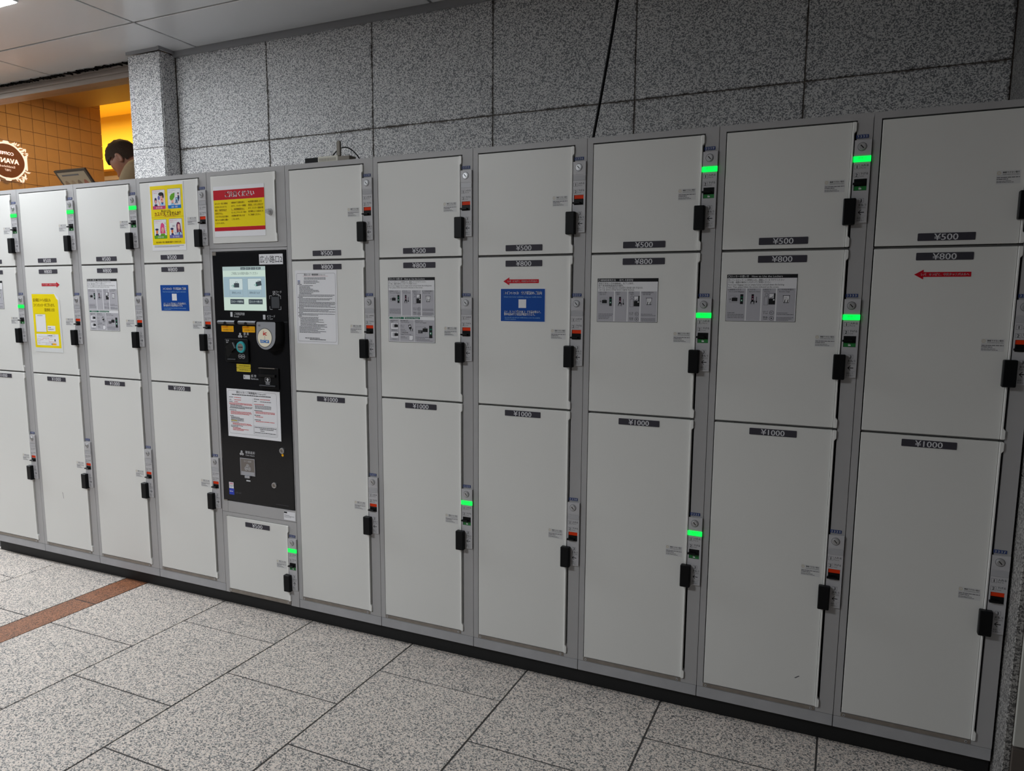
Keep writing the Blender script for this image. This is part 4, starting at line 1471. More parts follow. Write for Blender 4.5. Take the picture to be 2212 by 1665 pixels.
        for i, (a, b) in enumerate(cc):
            s.rect(a, v1, b, v2, M_PANELG, 2)
            s.text(('①荷物を取り出す', '②鍵の種類を選択', '③荷物を取り出す')[i], a + 0.0015, v1 + 0.0050, 0.0048, M_INK, 3, fit=0.034)
            s.text(('', 'Select the key type', 'Remove your Baggage')[i] or 'を押す', a + 0.0055, v1 + 0.0102, 0.0046, M_INK, 3, fit=(0.012, 0.034, 0.044)[i])
        for i in range(2):
            a, v = 0.0105, v1 + 0.0125 + 0.0315 * i
            s.rect(a, v, a + 0.0290, v + 0.0300, M_PAPER, 3)
            s.rect(a + 0.006, v + 0.003, a + 0.023, v + 0.016, M_PANELG, 4)
            icon_case(s, a + 0.014, v + 0.001, 0.95, 5)
            s.rect(a, v + 0.0205, a + 0.0290, v + 0.0300, M_PANELG, 4)
            s.text(('荷物を取り出す', 'Remove')[i], a + 0.0145, v + 0.0270, 0.005, M_INK, 5, 'c', fit=(0.024, 0.016)[i])
        a = cc[1][0]
        s.text('ICカード', a + 0.003, v1 + 0.0215, 0.0050, M_INK, 3, fit=0.016)
        s.text('IC Card', a + 0.003, v1 + 0.0270, 0.0046, M_INK, 3, fit=0.014)
        s.greek(a + 0.003, v1 + 0.0340, a + 0.036, 2, 0.0050, 0.0013, M_INK2, 3)
        s.poly([(a + 0.035, v1 + 0.019), (a + 0.045, v1 + 0.016), (a + 0.050, v1 + 0.030), (a + 0.040, v1 + 0.034)], M_INK, 3)
        s.poly([(a + 0.038, v1 + 0.021), (a + 0.044, v1 + 0.0195), (a + 0.0455, v1 + 0.024), (a + 0.0395, v1 + 0.0255)], M_PAPER, 4)
        icon_hand(s, a + 0.048, v1 + 0.029)
        s.text('ご利用証明書', a + 0.003, v1 + 0.0470, 0.0050, M_INK, 3, fit=0.031)
        s.text('Baggage Removal Usage', a + 0.003, v1 + 0.0525, 0.0046, M_INK, 3, fit=0.044)
        s.greek(a + 0.003, v1 + 0.0600, a + 0.034, 2, 0.0042, 0.0013, M_INK2, 3)
        s.poly([(a + 0.038, v1 + 0.0550), (a + 0.055, v1 + 0.0550), (a + 0.055, v1 + 0.0675), (a + 0.051, v1 + 0.0725), (a + 0.038, v1 + 0.0725)], M_INK2, 3)
        s.poly([(a + 0.0388, v1 + 0.0558), (a + 0.0542, v1 + 0.0558), (a + 0.0542, v1 + 0.0671), (a + 0.0506, v1 + 0.0717), (a + 0.0388, v1 + 0.0717)], M_PAPER, 4)
        a = cc[2][0]
        s.outline(a + 0.007, v1 + 0.0230, a + 0.044, v1 + 0.0530, 0.0005, M_INK2, 3)
        s.rect(a + 0.015, v1 + 0.035, a + 0.034, v1 + 0.047, M_INK2, 3)
        icon_case(s, a + 0.034, v1 + 0.024, 1.25, 4)
        s.poly([(a + 0.028, v1 + 0.038), (a + 0.035, v1 + 0.041), (a + 0.028, v1 + 0.045)], M_INK, 5)
        icon_lock(s, a + 0.060, v1 + 0.019, 1.50, M_DGRN, M_DGRN)
        s.greek(a + 0.005, v1 + 0.0600, cc[2][1] - 0.005, 2, 0.0045, 0.0015, M_INK2, 3, True)
        s.greek(a + 0.008, v1 + 0.0690, cc[2][1] - 0.006, 2, 0.0045, 0.0013, M_INK2, 3, True)
    s.done()


instr(0, 0.0490, 1.3227, 0.1920, 0.1340, 'small instruction sheet on the leftmost column, cut off by the photo edge')
instr(2, 0.0510, 1.3270, 0.1920, 0.1365, 'tall two-block instruction sheet left of the cartoon poster column', 'ja', 0.0915)
instr(6, 0.0568, 1.3212, 0.1920, 0.1360, 'tall two-block instruction sheet on the second column right of terminal', 'ja', 0.0925)
instr(8, 0.0430, 1.3120, 0.1915, 0.1345, 'instruction sheet with Chinese and Korean text', 'zh')
instr(9, 0.0390, 1.3205, 0.1915, 0.1345, 'single-block Japanese English instruction sheet on second column from right')

# yellow map notice, laminated, one corner curling
w, h = 0.1990, 0.2770
s = Sheet('map_notice', 'laminated yellow map notice with turned-down upper right corner', 'notice', 1, 0.0530, 1.2680, w, h, M_LAM, 0.0, None, 0.0008,
          pts=[(0, 0.004), (0, h), (w, h), (w, 0.034), (w - 0.028, 0.002), (w - 0.05, 0.0)])
s.part('yellow_print', 'bright yellow print')
s.poly([(0.004, 0.008), (0.004, h - 0.020), (w - 0.010, h - 0.020), (w - 0.012, 0.036), (w - 0.034, 0.008)], M_YEL, 1)
s.part('folded_corner', 'pale turned-over corner')
s.poly([(w - 0.036, 0.004), (w - 0.020, 0.030), (w - 0.003, 0.037), (w - 0.006, 0.028), (w - 0.030, 0.002)], M_PAPER, 3)
s.part('lettering')
s.text('広小路口 トイレ付近にも', 0.0130, 0.0420, 0.017, M_ORT, 2, fit=0.1230, bold=0.02)
s.text('コインロッカーがございます。', 0.0130, 0.0650, 0.017, M_ORT, 2, fit=0.1500, bold=0.02)
s.text('（徒歩約１分）', 0.0880, 0.0870, 0.017, M_ORT, 2, fit=0.0720, bold=0.02)
s.part('code_field', 'blank white code field')
s.rect(0.0195, 0.1010, 0.0920, 0.1840, M_PAPER, 2)
s.outline(0.0195, 0.1010, 0.0920, 0.1840, 0.0006, M_INK2, 3)
s.greek(0.034, 0.1075, 0.078, 1, 0.004, 0.0022, M_INK2, 3, True)
s.rr(0.1000, 0.1540, 0.1560, 0.1790, 0.003, M_PAPER, 2)
s.greek(0.104, 0.1620, 0.151, 2, 0.0080, 0.0028, M_INK2, 3, True)
s.part('map', 'white route map')
s.rect(0.0170, 0.1930, 0.1740, 0.2460, M_PAPER, 2)
for a, b, c, d in ((0.022, 0.2170, 0.045, 0.2255), (0.028, 0.2310, 0.040, 0.2380)):
    s.outline(a, b, c, d, 0.0006, M_INK, 3)
for a, b, c, d in ((0.045, 0.2200, 0.062, 0.2210), (0.062, 0.2120, 0.063, 0.2210), (0.062, 0.2120, 0.105, 0.2130), (0.104, 0.2120, 0.105, 0.2290), (0.104, 0.2280, 0.155, 0.2290)):
    s.rect(a, b, c, d, M_REDT, 3)
for a, b, c in ((0.030, 0.2050, 0.095), (0.050, 0.2330, 0.120), (0.078, 0.2190, 0.095), (0.112, 0.2080, 0.130), (0.112, 0.2170, 0.135)):
    s.rect(a, b, c, b + 0.0006, M_INK2, 3)
s.outline(0.095, 0.1960, 0.150, 0.2040, 0.0006, M_INK2, 3)
s.greek(0.100, 0.2000, 0.146, 1, 0.004, 0.0026, M_INK, 3, True)
s.outline(0.080, 0.2370, 0.118, 0.2440, 0.0006, M_INK2, 3)
s.rect(0.128, 0.2350, 0.155, 0.2440, M_ORANGE, 3)
s.rect(0.122, 0.2350, 0.127, 0.2440, M_INK2, 3)
s.rect(0.143, 0.2160, 0.152, 0.2260, M_INK2, 3)
s.done()

# cartoon poster about behaviour towards staff
w, h = 0.1940, 0.2740
s = Sheet('cartoon_poster', 'yellow poster of four cartoon panels on the top door', 'poster', 3, 0.0775, 1.7145, w, h, M_PAPER, 0.0, None, 0.0006)
s.rect(0.0045, 0.0120, w - 0.0045, h - 0.0240, M_YEL, 1)
s.rect(0.0045, 0.1385, w - 0.0045, 0.1392, mat('print_olive', (150, 134, 10), 0.5), 2)
PN = [(0.0160, 0.0270, M_MAG, '暴力的な言動'), (0.1040, 0.0270, M_BLUE2, '盗撮・撮影'), (0.0160, 0.1465, M_GRN, '長時間の拘束'), (0.1040, 0.1465, M_VIO, '威圧・暴言の要求')]
PWD, PHT = 0.0740, 0.0790
for i, (u, v, ma, t) in enumerate(PN):
    s.part('cartoon_panel')
    s.rr(u, v, u + PWD, v + PHT, 0.003, ma, 2)
    s.rr(u + 0.0014, v + 0.0014, u + PWD - 0.0014, v + PHT - 0.0135, 0.002, M_WHITE, 3)
    s.text(t, u + PWD / 2, v + PHT - 0.0035, 0.0080, M_WHITE, 3, 'c', fit=0.036)
    s.text(('笑ってるわけじゃないのに', 'おとなしくしているからって', '申し訳ありませんって', '説明が長引いてしまって')[i], u + 0.005, v + 0.0090, 0.0052, M_MAG if i != 1 else M_VIO, 4, fit=0.042)
    s.text(('いきなり', 'しないで！', 'くりかえし', '大声で！')[i], u + 0.006, v + 0.0160, 0.0052, M_MAG if i != 1 else M_VIO, 4, fit=0.022)
    if i == 0:
        s.poly([(u + 0.044, v + 0.063), (u + 0.052, v + 0.052), (u + 0.064, v + 0.052), (u + 0.0705, v + 0.063), (u + 0.0705, v + 0.0655), (u + 0.044, v + 0.0655)], M_PALEB, 4)
        s.poly([(u + 0.050, v + 0.052), (u + 0.064, v + 0.052), (u + 0.057, v + 0.062)], M_BLUE, 5)
        s.poly([(u + 0.047, v + 0.022), (u + 0.064, v + 0.022), (u + 0.064, v + 0.046), (u + 0.061, v + 0.054), (u + 0.052, v + 0.054), (u + 0.047, v + 0.044)], M_SKIN, 5)
        s.ell(u + 0.051, v + 0.0185, 0.015, 0.0075, M_INK, 6)
        s.ell(u + 0.063, v + 0.026, 0.0040, 0.010, M_INK, 6)
        s.ell(u + 0.0545, v + 0.041, 0.0038, 0.0020, M_REDT, 6)
        s.rect(u + 0.049, v + 0.029, u + 0.054, v + 0.0305, M_INK, 6)
        s.rect(u + 0.057, v + 0.029, u + 0.062, v + 0.0305, M_INK, 6)
        s.ell(u + 0.038, v + 0.033, 0.0068, 0.0090, M_VIO, 4)
        s.poly([(u + 0.032, v + 0.043), (u + 0.036, v + 0.042), (u + 0.046, v + 0.060), (u + 0.040, v + 0.0650)], M_SKIN, 4)
        s.ell(u + 0.019, v + 0.044, 0.0070, 0.0120, M_WINE, 4)
        s.ell(u + 0.0195, v + 0.048, 0.0042, 0.0062, M_SKIN, 5)
        s.ell(u + 0.019, v + 0.037, 0.0062, 0.0038, M_NAVY, 5)
        s.poly([(u + 0.010, v + 0.0655), (u + 0.013, v + 0.058), (u + 0.026, v + 0.058), (u + 0.030, v + 0.0655)], M_NAVY, 5)
    elif i == 1:
        s.poly([(u + 0.012, v + 0.040), (u + 0.013, v + 0.030), (u + 0.022, v + 0.021), (u + 0.041, v + 0.016), (u + 0.039, v + 0.034), (u + 0.030, v + 0.044), (u + 0.018, v + 0.047)], M_GRN, 5)
        s.poly([(u + 0.019, v + 0.042), (u + 0.032, v + 0.040), (u + 0.033, v + 0.058), (u + 0.022, v + 0.060)], M_SKIN, 4)
        s.poly([(u + 0.014, v + 0.0655), (u + 0.020, v + 0.057), (u + 0.034, v + 0.057), (u + 0.040, v + 0.0655)], M_PALEB, 4)
        s.poly([(u + 0.045, v + 0.036), (u + 0.058, v + 0.036), (u + 0.056, v + 0.060), (u + 0.041, v + 0.058)], M_NAVY, 4)
        s.poly([(u + 0.0465, v + 0.038), (u + 0.0565, v + 0.038), (u + 0.0548, v + 0.0575), (u + 0.0432, v + 0.056)], M_PALEB, 5)
        s.poly([(u + 0.048, v + 0.044), (u + 0.052, v + 0.044), (u + 0.053, v + 0.055), (u + 0.047, v + 0.055)], M_NAVY, 6)
        s.poly([(u + 0.057, v + 0.028), (u + 0.065, v + 0.028), (u + 0.067, v + 0.038), (u + 0.062, v + 0.052), (u + 0.060, v + 0.052), (u + 0.057, v + 0.036)], M_NAVY, 4)
        s.ell(u + 0.0605, v + 0.024, 0.0030, 0.0045, M_SKIN, 5)
        s.ell(u + 0.0605, v + 0.0195, 0.0042, 0.0026, M_INK, 5)
        s.ell(u + 0.040, v + 0.0610, 0.0040, 0.0030, M_SKIN, 5)
    elif i == 2:
        for q in range(12):
            a, b = u + rnd.choice((0.010, 0.020, 0.062, 0.066)) + rnd.uniform(0, 0.005), v + rnd.uniform(0.014, 0.058)
            s.rect(a, b, a + 0.005, b + 0.0012, mat('print_khaki', (178, 168, 120), 0.5), 4)
        s.poly([(u + 0.036, v + 0.0655), (u + 0.040, v + 0.058), (u + 0.060, v + 0.058), (u + 0.064, v + 0.0655)], M_GRN, 4)
        s.poly([(u + 0.036, v + 0.056), (u + 0.037, v + 0.036), (u + 0.042, v + 0.018), (u + 0.050, v + 0.014), (u + 0.060, v + 0.022), (u + 0.061, v + 0.038), (u + 0.066, v + 0.056), (u + 0.058, v + 0.058), (u + 0.044, v + 0.058)], M_PINK, 5)
        s.ell(u + 0.0505, v + 0.043, 0.0075, 0.0100, M_SKIN, 6)
        s.rect(u + 0.0485, v + 0.051, u + 0.0530, v + 0.060, M_SKIN, 6)
        s.ell(u + 0.0505, v + 0.0470, 0.0032, 0.0014, M_REDT, 7)
        s.rect(u + 0.045, v + 0.040, u + 0.0485, v + 0.0412, M_INK, 7)
        s.rect(u + 0.0525, v + 0.040, u + 0.0560, v + 0.0412, M_INK, 7)
        s.poly([(u + 0.008, v + 0.0655), (u + 0.010, v + 0.058), (u + 0.023, v + 0.058), (u + 0.027, v + 0.0655)], M_NAVY, 4)
        s.ell(u + 0.0170, v + 0.050, 0.0058, 0.0085, M_OSKIN, 5)
        s.ell(u + 0.0170, v + 0.041, 0.0095, 0.0042, M_NAVY, 6)
    else:
        s.poly([(u + 0.042, v + 0.060), (u + 0.041, v + 0.026), (u + 0.046, v + 0.016), (u + 0.055, v + 0.014), (u + 0.063, v + 0.020), (u + 0.066, v + 0.040), (u + 0.071, v + 0.062), (u + 0.062, v + 0.062)], M_WINE, 4)
        s.poly([(u + 0.050, v + 0.022), (u + 0.060, v + 0.024), (u + 0.061, v + 0.042), (u + 0.057, v + 0.050), (u + 0.052, v + 0.048), (u + 0.048, v + 0.036)], M_SKIN, 5)
        s.rect(u + 0.053, v + 0.046, u + 0.058, v + 0.058, M_SKIN, 5)
        s.ell(u + 0.0555, v + 0.0425, 0.0026, 0.0016, M_REDT, 6)
        s.poly([(u + 0.042, v + 0.0655), (u + 0.047, v + 0.055), (u + 0.065, v + 0.055), (u + 0.071, v + 0.0655)], M_PALEB, 5)
        s.poly([(u + 0.053, v + 0.055), (u + 0.059, v + 0.055), (u + 0.058, v + 0.0655), (u + 0.054, v + 0.0655)], M_NAVY, 6)
        s.poly([(u + 0.010, v + 0.0655), (u + 0.012, v + 0.058), (u + 0.022, v + 0.058), (u + 0.026, v + 0.0655)], M_NAVY, 4)
        s.ell(u + 0.0170, v + 0.050, 0.0058, 0.0085, M_OSKIN, 5)
        s.ell(u + 0.0160, v + 0.041, 0.0090, 0.0045, M_NAVY, 6)
        s.rect(u + 0.018, v + 0.026, u + 0.032, v + 0.033, M_PANELG, 4)
        s.poly([(u + 0.028, v + 0.052), (u + 0.036, v + 0.056), (u + 0.039, v + 0.0655), (u + 0.037, v + 0.0655), (u + 0.033, v + 0.057)], M_VIO, 4)
s.part('lettering')
s.text('知らないうちに', w / 2 - 0.006, 0.1180, 0.0110, M_ORT, 3, 'c', fit=0.0560, bold=0.03)
s.text('カスハラ', 0.0250, 0.1330, 0.0200, mat('print_red_brown', (176, 84, 10), 0.5), 3, fit=0.0560, bold=0.05)
s.text('してませんか？', 0.0820, 0.1330, 0.0200, M_ORT, 3, fit=0.0900, bold=0.05)
s.greek(0.080, 0.1363, 0.170, 1, 0.003, 0.0014, M_REDT, 3, True)
s.text('私たちは安心・安全、快適な駅と鉄道サービスをめざします。', w / 2, 0.2430, 0.0080, M_ORT, 3, 'c', fit=0.1440, bold=0.04)
s.greek(0.014, 0.2545, w - 0.012, 2, 0.0045, 0.0014, M_INK2, 3, True)
s.done()

# caution notice on the small top door of column 4
w, h = 0.2600, 0.1945
s = Sheet('caution_notice', 'red and yellow caution notice above the payment terminal', 'notice', 4, 0.0370, 1.6805, w, h, M_PAPER, 0.002, None, 0.0006, y=-0.0032)
s.part('header_band', 'red band with large white characters')
s.rect(0.0, 0.0145, w, 0.0520, M_REDP, 1)
s.text('ご注意ください', w / 2 + 0.006, 0.0415, 0.0240, M_WHITE, 2, 'c', fit=0.1480, bold=0.035)
s.part('yellow_field', 'yellow field with brown lines')
s.rect(0.0, 0.0522, w, 0.1570, M_YEL, 1)
for j, col_ in enumerate((['※ロッカー内に荷物を', 'お忘れになられても', '配送・宅配等対応が', '出来ません。', 'くれぐれもお忘れ物の', '無きよう点検をお願い', 'くださいませ。'], ['※使用が三日間を超え', 'ますと、ロッカーを解錠', 'し、内容物確認をおこ', 'なった上でロッカー内の', '内容物の取り出しをお', 'こないます。'], ['※お客様の過誤による', '返金は、いたしかねます', 'ので、ロッカー前面の使', '用手順をよくお読みにな', 'りご利用ください。'])):
    for i, t in enumerate(col_):
        u = 0.0060 + 0.0860 * j
        s.text(t, u, 0.0690 + 0.0125 * i - 0.001 * j, 0.0080, M_ORT, 2, fit=0.0068 * len(t), bold=0.03)
        if (j == 0 and i in (2, 3)) or (j == 1 and i == 2) or (j == 2 and i in (0, 1)):
            s.rect(u, 0.0712 + 0.0125 * i - 0.001 * j, u + 0.0068 * len(t), 0.0717 + 0.0125 * i - 0.001 * j, M_REDT, 2)
s.part('foot_band', 'red lower band')
s.rect(0.0, 0.1572, w, 0.1720, M_REDP, 1)
s.done()

# rules sheet on column 5
w, h = 0.1930, 0.2760
s = Sheet('rules_sheet', 'white sheet of small printed locker rules right of the terminal', 'notice', 5, 0.0355, 1.3508, w, h, M_PAPER, 0.004, None, 0.0006)
s.part('border', 'thin rounded grey border')
x0_, x1_, z0_, z1_ = s.X(0.0060), s.X(w - 0.0060), s.Z(h - 0.0085), s.Z(0.0110)
po, pi_ = rpts(x0_, x1_, z0_, z1_, 0.007), rpts(x0_ + 0.0008, x1_ - 0.0008, z0_ + 0.0008, z1_ - 0.0008, 0.0062)
n_ = len(po)
s.cur.add([(a, s.Y(1), b) for a, b in po] + [(a, s.Y(1), b) for a, b in pi_], [(i, (i + 1) % n_, (i + 1) % n_ + n_, i + n_) for i in range(n_)], M_INK2)
s.part('lettering')
s.text('貸ロッカー使用規則', 0.0420, 0.0195, 0.0078, M_INK, 2, fit=0.0660, bold=0.03)
s.text('（Coin locker rules）', 0.1085, 0.0190, 0.0060, M_INK, 2, fit=0.0330)
s.rect(0.0360, 0.0222, 0.1540, 0.0227, M_REDT, 2)
s.greek(0.0420, 0.0285, 0.142, 2, 0.0046, 0.0021, M_INK2, 2, True)
for i in range(3):
    s.rect(0.0110, 0.0385 + 0.0044 * i, 0.0230, 0.0408 + 0.0044 * i, M_BLUE if i == 0 else M_NAVY, 2)
    s.greek(0.0400, 0.0397 + 0.0044 * i, 0.115, 1, 0.004, 0.0020, M_INK2, 2)
v = 0.0529
for n, ind, end, head in ((1, 0.010, 0.034, 1), (8, 0.018, 0.120, 0), (2, 0.014, 0.182, 0), (1, 0.010, 0.040, 1), (8, 0.014, 0.184, 0), (1, 0.010, 0.055, 1), (3, 0.014, 0.184, 0), (1, 0.010, 0.036, 1), (2, 0.014, 0.184, 0), (1, 0.010, 0.034, 1), (1, 0.014, 0.182, 0), (7, 0.019, 0.150, 0), (6, 0.013, 0.184, 0)):
    for _ in range(n):
        s.greek(ind, v, end, 1, 0.004, 0.0021, M_INK if head else M_INK2, 2, n in (2, 3, 8) and end > 0.15)
        v += 0.00440
s.greek(0.040, 0.2545, 0.150, 1, 0.004, 0.0024, M_INK, 2, True)
s.greek(0.062, 0.2595, 0.170, 1, 0.004, 0.0024, M_INK, 2, True)
s.done()

# usage guide stuck on the terminal
w, h = 0.2775, 0.1980
s = Sheet('usage_guide', 'white usage guide sheet with red and black lines on the black terminal', 'notice', 4, 0.0570, 0.8800, w, h, M_PAPER, 0.003, None, 0.0006, y=-0.0014)
s.part('border', 'thin rounded border')
x0_, x1_, z0_, z1_ = s.X(0.0060), s.X(w - 0.0160), s.Z(h - 0.0130), s.Z(0.0070)
po, pi_ = rpts(x0_, x1_, z0_, z1_, 0.010), rpts(x0_ + 0.0007, x1_ - 0.0007, z0_ + 0.0007, z1_ - 0.0007, 0.0093)
n_ = len(po)
s.cur.add([(a, s.Y(1), b) for a, b in po] + [(a, s.Y(1), b) for a, b in pi_], [(i, (i + 1) % n_, (i + 1) % n_ + n_, i + n_) for i in range(n_)], M_INK2)
s.rect(0.1375, 0.034, 0.1381, 0.180, M_INK2, 1)
s.outline(0.1390, 0.1455, 0.2560, 0.1790, 0.0006, M_INK2, 1)
s.part('lettering')
s.text('貸ロッカーご利用案内', 0.0520, 0.0175, 0.0105, M_INK, 2, fit=0.1080, bold=0.03)
s.text('（Usage guide）', 0.1640, 0.0168, 0.0085, M_INK, 2, fit=0.0440)
s.greek(0.0280, 0.0235, 0.2350, 1, 0.004, 0.0030, M_INK, 2, True)
for v, u0, u1, n, ma in ((0.0350, 0.012, 0.034, 1, M_INK), (0.0350, 0.040, 0.115, 1, M_REDT), (0.0450, 0.012, 0.034, 1, M_INK), (0.0450, 0.040, 0.095, 1, M_REDT), (0.0530, 0.012, 0.030, 1, M_INK), (0.0530, 0.040, 0.062, 1, M_REDT), (0.0590, 0.012, 0.134, 2, M_REDT), (0.0675, 0.016, 0.134, 3, M_INK2), (0.0800, 0.012, 0.095, 1, M_INK2), (0.0880, 0.012, 0.048, 1, M_INK), (0.0940, 0.018, 0.132, 3, M_REDT), (0.1120, 0.014, 0.034, 1, M_INK), (0.1170, 0.018, 0.086, 4, M_INK), (0.1370, 0.018, 0.060, 1, M_INK2), (0.1420, 0.026, 0.128, 2, M_REDT), (0.1520, 0.016, 0.090, 2, M_INK2), (0.1610, 0.026, 0.110, 3, M_REDT)):
    s.greek(u0, v, u1, n, 0.0045, 0.0022, ma, 2, True)
for v, u0, u1, n, ma in ((0.0360, 0.144, 0.172, 1, M_INK), (0.0360, 0.176, 0.256, 1, M_REDT), (0.0450, 0.144, 0.172, 1, M_INK), (0.0450, 0.176, 0.235, 1, M_INK2), (0.0570, 0.144, 0.200, 1, M_REDT), (0.0630, 0.148, 0.232, 3, M_INK2), (0.0820, 0.144, 0.186, 1, M_INK), (0.0870, 0.150, 0.250, 2, M_REDT), (0.1010, 0.144, 0.188, 1, M_INK), (0.1070, 0.150, 0.220, 1, M_REDT), (0.1200, 0.144, 0.176, 1, M_INK), (0.1260, 0.150, 0.246, 1, M_REDT), (0.1510, 0.143, 0.254, 1, M_INK), (0.1570, 0.170, 0.240, 1, M_INK), (0.1640, 0.172, 0.216, 1, M_INK), (0.1720, 0.143, 0.252, 1, M_INK)):
    s.greek(u0, v, u1, n, 0.0050, 0.0023, ma, 2, True)
s.rect(0.018, 0.1290, 0.050, 0.1330, M_YEL, 1)
s.done()

# ------------------------------------------------------------------ on top of the lockers
HT = Z0 + H_
rt = empty('wireless_router', (-0.2050, 0.040, HT), 'pale wireless router with upright antenna lying on the locker tops', 'router')
M_ROUT = mat('router_cream', (214, 212, 200), 0.5)
M_ROUTG = mat('router_grey', (128, 122, 112), 0.5)
rb_ = MB()
rb_.box(-0.040, 0.050, -0.034, 0.056, 0.001, 0.0205, M_ROUT)
ro = rb_.build('housing', rt, (0, 0, 0), 0.0015)
vs_ = MB()
for i in range(16):
    vs_.box(-0.034 + 0.0048 * i, -0.0325 + 0.0048 * i, -0.0344, -0.0336, 0.004, 0.014, M_ROUTG)
vs_.build('vent_slots', ro)
tag(ro.children[0], 'row of fine dark vent slots', kind=None)
an = MB()
an.prism([(0.0420, 0.0190), (0.0570, 0.0190), (0.0570, 0.067), (0.0535, 0.072), (0.0455, 0.072), (0.0420, 0.067)], -0.030, -0.021, M_ROUTG)
an.build('antenna', rt, (0, 0, 0), 0.001)
ab = MB()
ab.box(0.0502, 0.102, -0.036, 0.004, 0.0, 0.0160, M_ROUTG)
ab.build('antenna_foot', rt, (0, 0, 0), 0.001)
bx_ = MB().box(-0.356, -0.252, 0.068, 0.143, HT, HT + 0.033, M_BLACK).build('power_adapter', None, (0, 0, 0), 0.002)
tag(bx_, 'small black box on the locker tops left of the router', 'adapter')
cb = MB()
pth = []
for i in range(25):
    t = i / 24
    pth.append((-0.270 + 0.155 * t, 0.095, HT + 0.002 + 0.060 * math.sin(math.pi * t) ** 0.8 + 0.004))
cb.tube(pth, 0.0023, M_BLACK, 8)
tag(cb.build('router_cable'), 'thin black cable arching up behind the router antenna', 'cable')

cab = MB()
P0 = Vector((0.7880, 0.30, CEIL - 0.002))
P1 = Vector((0.7020, 0.30, HT + 0.004))
P0 = P1 + (Vector((0.7780, 0.30, 2.245 + Z0)) - Vector((0.7060, 0.30, 1.807 + Z0))) * ((CEIL - 0.002 - HT) / (2.245 - 1.807))
pp = []
for i in range(13):
    t = i / 12
    p = P0.lerp(P1, t)
    p.x += 0.006 * math.sin(math.pi * t)
    pp.append(p)
pp.append(P1 + Vector((0.004, 0.03, 0.0)))
pp.append(P1 + Vector((0.010, 0.09, 0.0)))
cab.tube(pp, 0.0052, M_BLACK, 10)
tag(cab.build('ceiling_cable'), 'taut black cable running from the ceiling down onto the locker tops', 'cable')

# small coloured poster at the right edge, on the wall past the corner
ps = MB()
ps.box(0, 0.30, -0.0008, 0, 0, 0.30, M_PAPER)
ps.rect(0.0, 0.30, 0.215, 0.258, -0.0010, M_DGRN)
ps.rect(0.0, 0.30, 0.180, 0.214, -0.0010, mat('print_dusty_red', (150, 80, 84), 0.5))
ps.rect(0.0, 0.06, 0.010, 0.060, -0.0010, mat('print_petrol', (40, 92, 110), 0.5))
tag(ps.build('wall_poster', None, (2.0065, -0.1082, Z0 + 0.385)), 'poster with green and red bands on the pale wall at far right', 'poster')

# ------------------------------------------------------------------ the person in the cafe, head bowed
import bmesh
HC = Vector((-2.605, 1.103, 2.100 + Z0))
FD = Vector((-0.971, -0.240, 0.0))
LF = Vector((0.240, -0.971, 0.0))
UP = Vector((0, 0, 1))
M_SKINP = mat('person_skin', (158, 108, 86), 0.5)
M_HAIR = mat('person_hair', (58, 43, 31), 0.85, spec=0.1, noise=0.3, nscale=120)
M_JACK = mat('jacket_khaki', (128, 108, 80), 0.8, noise=0.1, nscale=60)
M_TROU = mat('trousers_dark', (40, 38, 40), 0.8)
PERSON = empty('person', (HC.x + 0.42, HC.y + 0.10, CF), 'dark haired person in khaki top, head bowed, behind the cafe window', 'person')
OFF = Vector(PERSON.location)


def P_(f, l, u):
    return HC + FD * f + LF * l + UP * u - OFF


def skinned(name, chains, parent, ma, sub=1, root=0):
    """chains: lists of (key, point, radius); equal keys are one joint."""
    bm = bmesh.new()
    lay = bm.verts.layers.skin.verify()
    got = {}
    for ch_ in chains:
        prev = None
        for key, p, r in ch_:
            if key not in got:
                v = bm.verts.new(p)
                v[lay].radius = (r, r)
                v[lay].use_root = (len(got) == root)
                got[key] = v
            if prev is not None and bm.edges.get((prev, got[key])) is None:
                bm.edges.new((prev, got[key]))
            prev = got[key]
    me = bpy.data.meshes.new(name)
    bm.to_mesh(me)
    bm.free()
    me.materials.append(ma)
    o = link(name, me, parent)
    md = o.modifiers.new('skin', 'SKIN')
    md.use_smooth_shade = True
    sb = o.modifiers.new('subsurf', 'SUBSURF')
    sb.levels = sub
    sb.render_levels = sub
    return o


